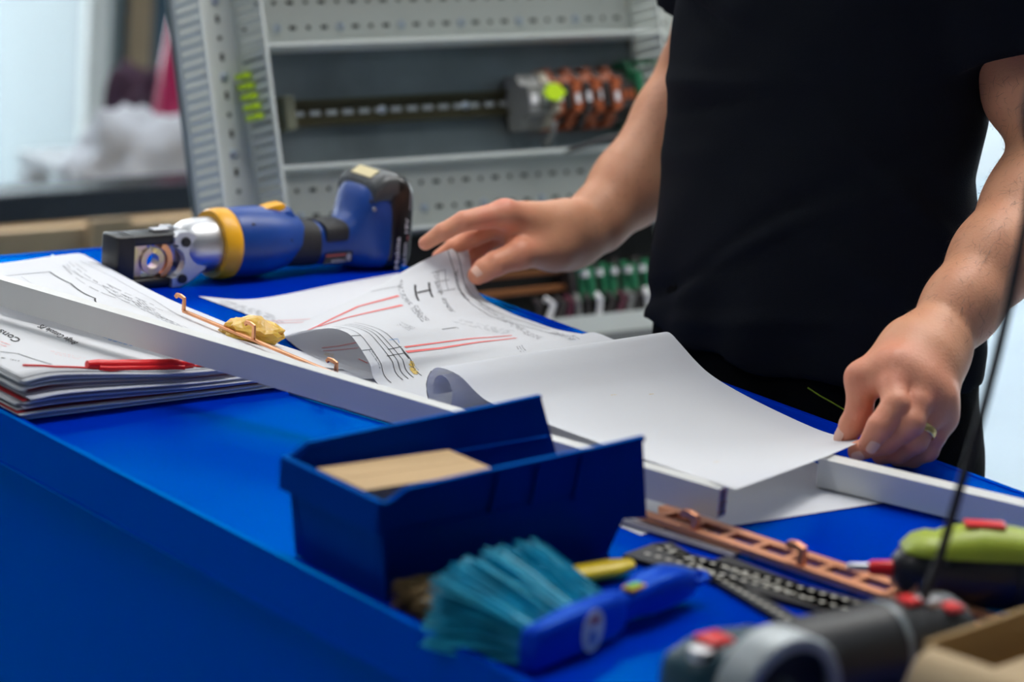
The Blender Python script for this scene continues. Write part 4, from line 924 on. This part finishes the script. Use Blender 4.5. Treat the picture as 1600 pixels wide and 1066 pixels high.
# ---------------------------------------------------------------- hand brush lying on its side
brush_blue = glossy_paint('brush_blue', (.0, .045, .62), (.2, .5, 1), .30, 1.38, 20, .1)
hb = thing('hand_brush', 'blue hand brush with teal bristles lying on its side by the bin', 'brush', (1.28, 1.53, .9))
BA = Vector((.945, .327, 0)).normalized(); BB = Vector((-BA.y, BA.x, 0)); BO = Vector((1.232, 1.507, .9))
TB = Matrix(((BA.x, BB.x, 0, BO.x), (BA.y, BB.y, 0, BO.y), (0, 0, 1, BO.z), (0, 0, 0, 1)))
def bring(x, y0, y1, z0, z1, e=3.5, n=24):
    out = []
    for k in range(n):
        a = 2*math.pi*k/n; c, s = math.cos(a), math.sin(a); out.append(TB @ Vector((x, (y0+y1)/2+(y1-y0)/2*math.copysign(abs(c)**(2/e), c), (z0+z1)/2+(z1-z0)/2*math.copysign(abs(s)**(2/e), s))))
    return out
mb = MB(); mb.loft([bring(-.004, .004, .016, .003, .028), bring(.0, .0, .018, .0012, .032), (bring(.05, -.002, .020, .001, .035)), bring(.098, -.001, .019, .001, .034), bring(.112, .002, .017, .003, .031)]); mb.build('brush_block', brush_blue, hb, smooth=60)
mb = MB(); mb.loft([bring(.106, .004, .016, .005, .029), bring(.120, .003, .017, .008, .027), bring(.135, .000, .022, .008, .030), bring(.150, -.003, .026, .006, .034), bring(.185, -.003, .026, .005, .033), bring(.205, .000, .022, .006, .028), bring(.214, .005, .017, .009, .022)]); mb.build('handle', brush_blue, hb, smooth=60)
MB().tube([TB @ Vector((.205, .011, .018)), TB @ Vector((.217, .011, .020)), TB @ Vector((.222, .004, .020)), TB @ Vector((.217, -.002, .019)), TB @ Vector((.207, .001, .017))], .003, 8).build('hanging_loop', brush_blue, hb, smooth=60)
tl_m = M('teal_bristle', (.0, .50, .75), .5, col2=(.0, .34, .52), nscale=40)
br = MB(); rg = random.Random(4)
for i in range(22):
    for jn in range(6):
        u = (i+.5)/22; w_ = (jn+.5)/6
        for q in range(20):
            r0 = Vector((.002+u*.104+rg.uniform(-.002, .002), .018, .004+w_*.026+rg.uniform(-.002, .002)))
            ln = .072 + rg.uniform(-.012, .004) + .006*math.sin(u*3.1)
            dr = Vector((-.16+.42*u + rg.uniform(-.08, .08), 1, (w_-.38)*.62 + rg.uniform(-.07, .07))).normalized()
            p1 = r0 + dr*ln*.55; p2 = r0 + dr*ln + Vector((0, 0, -.003))
            for p in (p1, p2): p.z = max(p.z, .0012)
            s = .0008; n0 = len(br.v); ang = rg.uniform(0, 3.14); sv_ = Vector((math.cos(ang), 0, math.sin(ang)))*s
            br.v += [tuple(TB @ (r0-sv_)), tuple(TB @ (r0+sv_)), tuple(TB @ (p1-sv_)), tuple(TB @ (p1+sv_)), tuple(TB @ (p2-sv_)), tuple(TB @ (p2+sv_))]; br.f += [(n0, n0+1, n0+3, n0+2), (n0+2, n0+3, n0+5, n0+4)]
me = bpy.data.meshes.new('bristles'); me.from_pydata(br.v, [], br.f); link('bristles', me, tl_m, hb)['kind'] = 'stuff'
stk = MB(); stk.lathe([(0, .0001), (0, .0125), (.0004, .0125)], 32, TB @ Matrix.Translation((.060, -.0030, .0185)) @ Matrix.Rotation(math.pi/2, 4, 'Z') @ Matrix.Diagonal((1, 1.15, 1.22, 1))); so = stk.build('round_sticker', lab_w, hb)
sred, sblu = M('label_red', (.45, .08, .08), .6), M('label_blue', (.10, .2, .55), .6)
MB().prism([(.053, .0235), (.067, .0235), (.065, .0285), (.055, .0285)], -.0038, -.0035, TB, axis=1).build('sticker_print', sred, so)
MB().prism([(.054, .009), (.064, .010), (.062, .018), (.055, .019)], -.0038, -.0035, TB, axis=1).build('sticker_print', sblu, so)
MB().box((.122, .004, .0290), (.140, .014, .0315), TB, bev=.0006).build('yellow_tag', yellow_pl, hb); MB().box((.124, .006, .0312), (.138, .012, .0322), TB).build('green_label', M('green_print', (.10, .50, .03), .5), hb)

# ---------------------------------------------------------------- paint brush beside the bin
pb_ = thing('paint_brush', 'worn paint brush with brown bristles and yellow handle beside the bin', 'paint brush', (1.32, 1.66, .9))
wood_y = M('yellow_lacquer', (.92, .66, .01), .35)
bb = MB()
for i in range(1100):
    y = rg.uniform(-.026, .020); z = rg.uniform(.004, .016); s = .0005
    r0 = Vector((1.272, 1.648+y, .9+z)); p1 = Vector((1.246+rg.uniform(-.004, .004), 1.645+y*1.12+rg.uniform(-.003, .003), .9+max(.002, z*1.25+rg.uniform(-.002, .003)))); p2 = Vector((1.222+rg.uniform(-.003, .012), 1.642+y*1.2+rg.uniform(-.004, .004), .9+max(.0015, z*1.35-.003+rg.uniform(-.003, .004))))
    n0 = len(bb.v); sv_ = Vector((0, math.cos(i), math.sin(i)))*s
    bb.v += [tuple(r0-sv_), tuple(r0+sv_), tuple(p1-sv_), tuple(p1+sv_), tuple(p2-sv_), tuple(p2+sv_)]; bb.f += [(n0, n0+1, n0+3, n0+2), (n0+2, n0+3, n0+5, n0+4)]
me = bpy.data.meshes.new('bristles'); me.from_pydata(bb.v, [], bb.f); link('bristles', me, M('brown_bristle', (.10, .065, .025), .7, col2=(.30, .20, .08), nscale=90), pb_)['kind'] = 'stuff'
mb = MB(); mb.box((1.265, 1.624, .9035), (1.296, 1.672, .9180), bev=.003); mb.build('ferrule', M('dull_tin', (.16, .17, .19), .45, .6), pb_, smooth=50)
def prg(x, hy, hz, zc, yc=1.650, n=20): return [(x, yc+hy*math.cos(2*math.pi*k/n), zc+hz*math.sin(2*math.pi*k/n)) for k in range(n)]
mb = MB(); mb.loft([prg(1.293, .020, .0065, .911), prg(1.305, .018, .0072, .911), prg(1.318, .011, .0065, .9105), prg(1.345, .0085, .006, .9095, 1.648), prg(1.385, .0115, .0065, .9085, 1.650), prg(1.412, .012, .0060, .9082, 1.652), prg(1.430, .007, .004, .9080, 1.654)]); mb.build('handle', wood_y, pb_, smooth=60)

# ---------------------------------------------------------------- black rafter square and steel strip
sq = thing('rafter_square', 'black triangular rafter square with white scale marks beside the hand brush', 'measuring tool', (1.50, 1.58, .9))
q0_, q1_, q2_ = np.array(atz(1020, 850, .904))[:2], np.array(atz(1245, 985, .904))[:2], np.array(atz(1430, 962, .904))[:2]
def inset(a, b, c, t): m_ = (a+b+c)/3; return m_+(a-m_)*t, m_+(b-m_)*t, m_+(c-m_)*t
def slab(pts, z0, z1): return MB().prism([tuple(p) for p in pts], z0, z1)
sq_m = M('black_anodised', (.012, .012, .012), .45, noise_amt=.3, nscale=60)
def bar(a, b, wd, side): d_ = (b-a)/np.linalg.norm(b-a); n_ = np.array((-d_[1], d_[0]))*side; return [a, b, b+n_*wd, a+n_*wd]
slab(bar(q0_, q1_, .016, 1), .9008, .9045).build('scale_arm', sq_m, sq); slab(bar(q0_, q2_, .042, -1), .9008, .9045).build('scale_arm', sq_m, sq); slab(bar(q1_, q2_, .012, 1), .9008, .9045).build('scale_arm', sq_m, sq)
mid = (q1_+q2_)/2; slab(bar(q0_+(mid-q0_)*.25, mid, .030, 1), .9008, .9045).build('centre_bridge', sq_m, sq)
ticks = MB()
for a, b, sd, wd in ((q0_, q1_, 1, .014), (q0_, q2_, -1, .042)):
    d_ = (b-a)/np.linalg.norm(b-a); n_ = np.array((-d_[1], d_[0]))*sd; L = np.linalg.norm(b-a)
    for k in range(int(L/.0095)):
        for row in ((.45,) if wd < .015 else (.2, .62)):
            p = a + d_*(.012+k*.0095) + n_*wd*row; ticks.prism([tuple(p-d_*.0022-n_*.0020), tuple(p+d_*.0022-n_*.0020), tuple(p+d_*.0022+n_*.0020), tuple(p-d_*.0022+n_*.0020)], .9045, .9048)
a = q0_+(mid-q0_)*.35; d_ = (mid-q0_)/np.linalg.norm(mid-q0_); n_ = np.array((-d_[1], d_[0]))
for k in range(14): p = a+d_*(.006*k)+n_*.007; ticks.prism([tuple(p-d_*.0022-n_*.0018), tuple(p+d_*.0022-n_*.0018), tuple(p+d_*.0022+n_*.0018), tuple(p-d_*.0022+n_*.0018)], .9045, .9048)
ticks.build('scale_marks', M('scale_white', (.50, .48, .42), .6), sq)['kind'] = 'stuff'
s0, s1 = atz(968, 812, .9025), atz(1150, 868, .9025)
fl_ = thing('steel_strip', 'narrow grey steel strip between the bin and the copper ladder bar', 'metal strip', s0)
MB().flat([s0, s1], .013, .0018).build('strip_body', M('grey_strip', (.20, .20, .26), .4, .5), fl_, bevel=.0004)
MB().flat([np.array(s0)+(0, 0, .0012), np.array(s1)+(0, 0, .0012)], .002, .0008).build('edge_line', steel, fl_)

# ---------------------------------------------------------------- angle grinder with its cord
gr_teal = M('grinder_teal', (.006, .055, .085), .40, noise_amt=.1, nscale=20); gr_dark = M('grinder_dark', (.025, .027, .030), .5, bump=.1, bscale=300); guard_m = M('guard_grey', (.44, .48, .50), .5, .35, noise_amt=.2, nscale=30)
GY = 1.378; gz = .9335; GX = -.062
gt = thing('angle_grinder', 'teal and dark grey angle grinder with grey disc guard at the front', 'power tool', (1.42, GY, .9))
TGx = Matrix.Translation((GX, GY, gz))
MB().lathe([(1.352, .022), (1.358, .0275), (1.375, .0290), (1.40, .0300), (1.43, .0305), (1.47, .0300), (1.478, .0315), (1.482, .0315), (1.486, .0300), (1.515, .0305), (1.540, .0290), (1.548, .024)], 36, TGx).build('motor_body', gr_dark, gt, smooth=50)
MB().lathe([(1.4775, .0318), (1.4825, .0318)], 36, TGx).build('body_ring', M('ring_grey', (.25, .29, .31), .4), gt, smooth=50)
MB().lathe([(1.350, .0280), (1.353, .0312), (1.368, .0312), (1.371, .0285)], 36, TGx).build('joint_ring', gr_teal, gt, smooth=50)
mb = MB(); mb.loft([rring(GX+1.300, .905, .945, .012, 3, cy=GY), rring(GX+1.306, .902, .956, .023, 3, cy=GY), rring(GX+1.325, .901, .962, .028, 3, cy=GY), rring(GX+1.345, .903, .964, .030, 3, cy=GY), rring(GX+1.362, .904, .963, .029, 2.6, cy=GY)]); mb.build('gear_head', gr_teal, gt, smooth=60)
MB().box((GX+1.318, GY-.012, .960), (GX+1.338, GY+.008, .9655), bev=.002).build('lock_button', red_pl, gt, smooth=50)
MB().lathe([(-.005, .0), (-.004, .008), (.004, .008)], 16, Matrix.Translation((GX+1.312, GY-.008, .9575)) @ Matrix.Rotation(math.pi/2, 4, 'Y')).build('screw', steel, gt, smooth=40)
gc = Vector((GX+1.338, GY-.052, .9405)); n = 40; v = []; f = []
for ang in range(n+1):
    a = math.radians(-15 + 210*ang/n)
    for (yy, rr) in ((.012, .043), (-.014, .0435), (-.016, .0420), (-.016, .034), (-.0148, .034), (-.0125, .0415), (.012, .0415)): v.append((gc.x + rr*math.cos(a), gc.y + yy, gc.z + rr*math.sin(a)))
for i in range(n):
    for k in range(7): f.append((i*7+k, i*7+(k+1) % 7, (i+1)*7+(k+1) % 7, (i+1)*7+k))
f += [tuple(range(7)), tuple(n*7+k for k in range(7))[::-1]]
MB().add(v, f).build('disc_guard', guard_m, gt, smooth=40)
MB().lathe([(-.002, .006), (-.002, .0385), (.001, .0385), (.001, .006)], 40, Matrix.Translation((gc.x, gc.y-.002, gc.z)) @ Matrix.Rotation(math.pi/2, 4, 'Z')).build('grinding_disc', M('disc_black', (.012, .012, .014), .7, bump=.5, bscale=700), gt, smooth=40)
MB().lathe([(-.008, 0), (-.008, .008), (-.004, .013), (.0, .013), (.046, .013)], 24, Matrix.Translation((gc.x, gc.y-.002, gc.z)) @ Matrix.Rotation(math.pi/2, 4, 'Z')).build('flange_nut', steel_dk, gt, smooth=40)
MB().box((GX+1.296, gc.y-.012, .911), (GX+1.304, gc.y+.012, .925), bev=.001).build('guard_lever', red_card, gt)
MB().box((GX+1.494, GY-.010, .9625), (GX+1.506, GY+.004, .9665), bev=.001).build('slide_switch', red_pl, gt); MB().box((GX+1.508, GY-.014, .9600), (GX+1.520, GY+.000, .9655), bev=.001).build('switch_plate', steel, gt); MB().box((GX+1.522, GY-.022, .957), (GX+1.536, GY-.006, .9615), bev=.002).build('switch_button', red_pl, gt)
cord = [Vector((GX+1.545, GY, .935)), Vector((GX+1.566, GY, .940)), Vector(atd(1447, 945, 2.07)), Vector(atd(1470, 868, 2.07)), Vector(atd(1502, 756, 2.06)), Vector(atd(1545, 606, 2.05)), Vector(atd(1582, 450, 2.04)), Vector(atd(1616, 270, 2.00)), Vector(atd(1655, 40, 1.96)), Vector((1.62, 1.22, 1.75)), Vector((1.75, 1.20, 2.4)), Vector((1.9, 1.2, H))]
cc = catmull(np.array([tuple(p) for p in cord]), np.linspace(0, 1, 90))
MB().tube(cc, .0033, 8).build('power_cord', M('cord_black', (.006, .006, .008), .6), gt, smooth=60)

# ---------------------------------------------------------------- black and lime tool
lime = M('lime_plastic', (.42, .52, .03), .45, noise_amt=.15, nscale=30)
c0_, c1_ = Vector(atz(1398, 884, .931)), Vector(atz(1640, 897, .931)); c0_.z = c1_.z = .9285
dd_ = (c1_-c0_).normalized(); TT = frame(c0_, dd_, Vector((0, 0, 1)).cross(dd_)); LL = (c1_-c0_).length
bk_t = thing('cordless_driver', 'black and lime green power tool lying behind the copper ladder bar', 'power tool', c0_)
MB().lathe([(-.002, .010), (.004, .0175), (.012, .0215), (.022, .0235), (.034, .0245), (.036, .0235), (.060, .0260), (.085, .0265), (.087, .0255), (.14, .0265), (.17, .026)], 36, TT).build('motor_body', black_pl, bk_t, smooth=40)
for xx, rr in ((.018, .0232), (.024, .0240), (.0865, .0267)): MB().lathe([(xx, rr-.001), (xx+.001, rr+.0007), (xx+.003, rr+.0007), (xx+.004, rr-.001)], 36, TT).build('grip_ring', rubber, bk_t, smooth=40)
def lring(x, zt, w_, n=20): return [TT @ Vector((x, w_*math.cos(math.pi*k/(n-1)), .0165+(zt-.0165)*math.sin(math.pi*k/(n-1))**.8)) for k in range(n)]
mb = MB(); mb.loft([lring(.004, .018, .012), lring(.012, .027, .020), lring(.022, .030, .0235), lring(.030, .029, .024), lring(.038, .034, .0245), lring(.060, .0375, .0245), lring(.085, .036, .024), lring(.11, .033, .022), lring(.15, .031, .02)]); mb.build('top_shell', lime, bk_t, smooth=50)
MB().box((.048, -.008, .0365), (.078, .006, .0395), TT, bev=.001).build('direction_switch', red_pl, bk_t, smooth=50)
MB().lathe([(-.002, 0), (-.001, .006), (.003, .006)], 14, TT @ Matrix.Translation((.098, .018, .028)) @ Matrix.Rotation(math.pi/2, 4, 'Y')).build('screw', black_pl, bk_t)
mb = MB(); mb.tube([TT @ Vector((.036, -.0, .030)), TT @ Vector((.034, -.016, .024)), TT @ Vector((.034, -.023, .012))], .0022, 8); mb.build('shell_strap', black_pl, bk_t, smooth=60)
MB().lathe([(-.020, .003), (-.017, .0055), (-.002, .0065)], 16, TT).build('red_nose', red_pl, bk_t, smooth=50)
MB().lathe([(-.036, .001), (-.033, .0028), (-.020, .0034), (-.018, .003)], 16, TT).build('steel_bit', steel, bk_t, smooth=50)

# ---------------------------------------------------------------- open cardboard box in the near corner
ob = thing('open_carton', 'open brown cardboard carton at the near right corner of the bench', 'box', (1.50, 1.16, .9))
card2 = M('brown_cardboard_shaded', (.42, .27, .11), .85, noise_amt=.1, nscale=10, bump=.1, bscale=120); card_l = M('cardboard_top_lit', (.60, .44, .26), .85, noise_amt=.08, nscale=10)  # one cardboard in two tones: walls coloured as shaded, flaps as lit from above
TC = frame((1.352, 1.276, .9008), (.985, .17, 0), (-.17, .985, 0))
MB().box((0, -.004, 0), (.27, 0, .080), TC).build('wall_panel', card2, ob); MB().box((0, -.24, 0), (.27, -.236, .075), TC).build('wall_panel', card2, ob); MB().box((0, -.236, 0), (.004, -.004, .074), TC).build('wall_panel', card2, ob); MB().box((.266, -.236, 0), (.27, -.004, .075), TC).build('wall_panel', card2, ob); MB().box((.004, -.236, 0), (.266, -.004, .004), TC).build('base_panel', card2, ob)
fp = [Vector((.002, 0, .074)), Vector((-.010, 0, .079)), Vector((-.024, 0, .075)), Vector((-.034, 0, .062)), Vector((-.036, 0, .05))]
v = [TC @ (p+Vector((0, y, dz_))) for dz_ in (0, .003) for p in fp for y in (-.20, -.012)]; n = len(fp)
f = [(i*2, i*2+2, i*2+3, i*2+1) for i in range(n-1)] + [(2*n+i*2+1, 2*n+i*2+3, 2*n+i*2+2, 2*n+i*2) for i in range(n-1)] + [(i*2+1, i*2+3, 2*n+i*2+3, 2*n+i*2+1) for i in range(n-1)] + [(i*2, 2*n+i*2, 2*n+i*2+2, i*2+2) for i in range(n-1)] + [(0, 1, 2*n+1, 2*n), (2*n-2, 4*n-2, 4*n-1, 2*n-1)]
MB().add(v, f).build('folded_flap', card_l, ob, smooth=60)
MB().box((-.0385, -.19, .030), (-.0355, -.02, .052), TC).build('yellow_tape', M('yellow_tape', (.55, .40, .01), .5), ob)
MB().box((.004, -.10, .060), (.20, -.030, .063), TC).build('inner_flap', card_l, ob)

# ---------------------------------------------------------------- far left background: desk, crate, cabinet, clutter
dk = thing('black_rail', 'thick black horizontal rail far behind the bench at the left', 'rail', (1.9, 3.9, 0))
dsk = M('desk_black', (.010, .014, .020), .25)
MB().box((.9, 3.86, .668), (2.75, 3.94, .712), bev=.004).build('crossbar', dsk, dk)
for x in (.95, 2.7): MB().box((x-.025, 3.88, 0), (x+.025, 3.93, .668)).build('leg', dsk, dk)
gb = thing('grey_bench', 'low grey bench with cloths on it behind the black rail', 'bench', (2.4, 4.4, 0)); gbm = M('bench_grey', (.30, .33, .36), .5)
MB().box((aty(210, 290, 4.3)[0], 4.30, .575), (3.05, 4.70, .60), bev=.003).build('bench_top', gbm, gb)
for x, y in ((2.58, 4.34), (3.0, 4.34), (2.58, 4.65), (3.0, 4.65)): MB().box((x-.02, y-.02, 0), (x+.02, y+.02, .575)).build('leg', gbm, gb)
wood_p = M('pale_wood', (.62, .44, .25), .7, noise_amt=.25, nscale=9)
cr = thing('wooden_crate', 'pale wooden slatted crate behind the black rail', 'crate', (1.7, 4.3, 0))
for k in range(6): 
    z = .04+k*.102
    MB().box((1.35, 3.99, z), (2.78, 4.01, z+.078), bev=.002).build('slat', wood_p, cr); MB().box((1.35, 4.20, z), (2.78, 4.22, z+.078)).build('slat', wood_p, cr)
for x in (1.39, 1.95, 2.34, 2.74): MB().box((x-.035, 3.97, .02), (x+.035, 3.99, .64), bev=.002).build('post', wood_p, cr)
cbn = thing('grey_cabinet', 'tall grey cabinet with a dark glazed door far behind the bench', 'cabinet', (3.0, 5.4, 0))
cg = M('cabinet_grey', (.20, .25, .26), .5); cgl = M('cabinet_light_grey', (.42, .45, .44), .5)
xa, xb, xc = aty(128, 0, 5.3)[0], aty(300, 0, 5.3)[0], aty(188, 0, 5.3)[0]
MB().box((xa, 5.3, 0), (xb+.4, 5.8, 1.9), bev=.004).build('body', cg, cbn)
MB().box((xa, 5.27, 0), (xa+.05, 5.30, 1.9), bev=.003).build('edge_post', cgl, cbn)
dp = MB().box((xc, 5.275, .62), (xb+.3, 5.30, 1.85), bev=.003).build('glazed_door', M('door_dark_glass', (.03, .055, .075), .25), cbn)
MB().box((xc+.005, 5.265, .63), (xc+.055, 5.277, 1.84)).build('brown_post', M('brown_wood', (.16, .12, .07), .6), dp)
MB().box((xc-.03, 5.265, .50), (xb+.3, 5.30, .61), bev=.003).build('lower_rail', cgl, cbn); MB().box((xa+.06, 5.268, .02), (xb+.3, 5.30, .49), bev=.003).build('lower_panel', M('panel_taupe', (.34, .34, .32), .6), cbn)
# clutter on the desk
def blob(name, c, r, mat, label, cat, seed, amp=.35, zmin=0):
    bm = bmesh.new(); bmesh.ops.create_icosphere(bm, subdivisions=4, radius=1)
    for v in bm.verts:
        n_ = v.co.normalized(); k = 1 + amp*noise.noise(n_*1.8+Vector((seed, 0, 0))) + amp*.4*noise.noise(n_*5+Vector((0, seed, 0)))
        v.co = Vector((c[0]+n_.x*r[0]*k, c[1]+n_.y*r[1]*k, max(c[2]+zmin, c[2]+n_.z*r[2]*k)))
    me = bpy.data.meshes.new(name); bm.to_mesh(me); bm.free(); o = link(name, me, mat); shade(o, 180); return tag(o, label, cat)
pz = .6005
p = aty(222, 290, 4.42); blob('grey_cloth', (p[0], 4.42, pz), (.12, .10, .115), M('grey_cloth', (.34, .36, .40), .9, bump=.5, bscale=20), 'crumpled pale grey cloth heap on the low grey bench', 'cloth', 2)
p = aty(195, 262, 4.62); blob('dark_cloth', (p[0]+.03, 4.62, pz), (.085, .035, .15), M('plum_cloth', (.03, .012, .03), .9), 'dark plum cloth behind the pale grey heap', 'cloth', 5)
p = aty(272, 230, 4.52); mg = thing('magenta_bottle', 'magenta cone-shaped bottle standing beside the control panel', 'bottle', (p[0], 4.52, pz))
TMg = Matrix.Translation((p[0], 4.52, pz)) @ Matrix.Diagonal((1, 1, 1.35, 1)) @ Matrix.Rotation(-math.pi/2, 4, 'Y'); mgm = M('magenta_plastic', (.30, .006, .06), .35)
MB().lathe([(0, .038), (.01, .042), (.07, .040), (.14, .028), (.20, .016), (.22, .012)], 28, TMg).build('bottle_body', mgm, mg, smooth=50); MB().lathe([(.218, .013), (.225, .014), (.245, .012), (.262, .005)], 20, TMg).build('nozzle', mgm, mg, smooth=50)
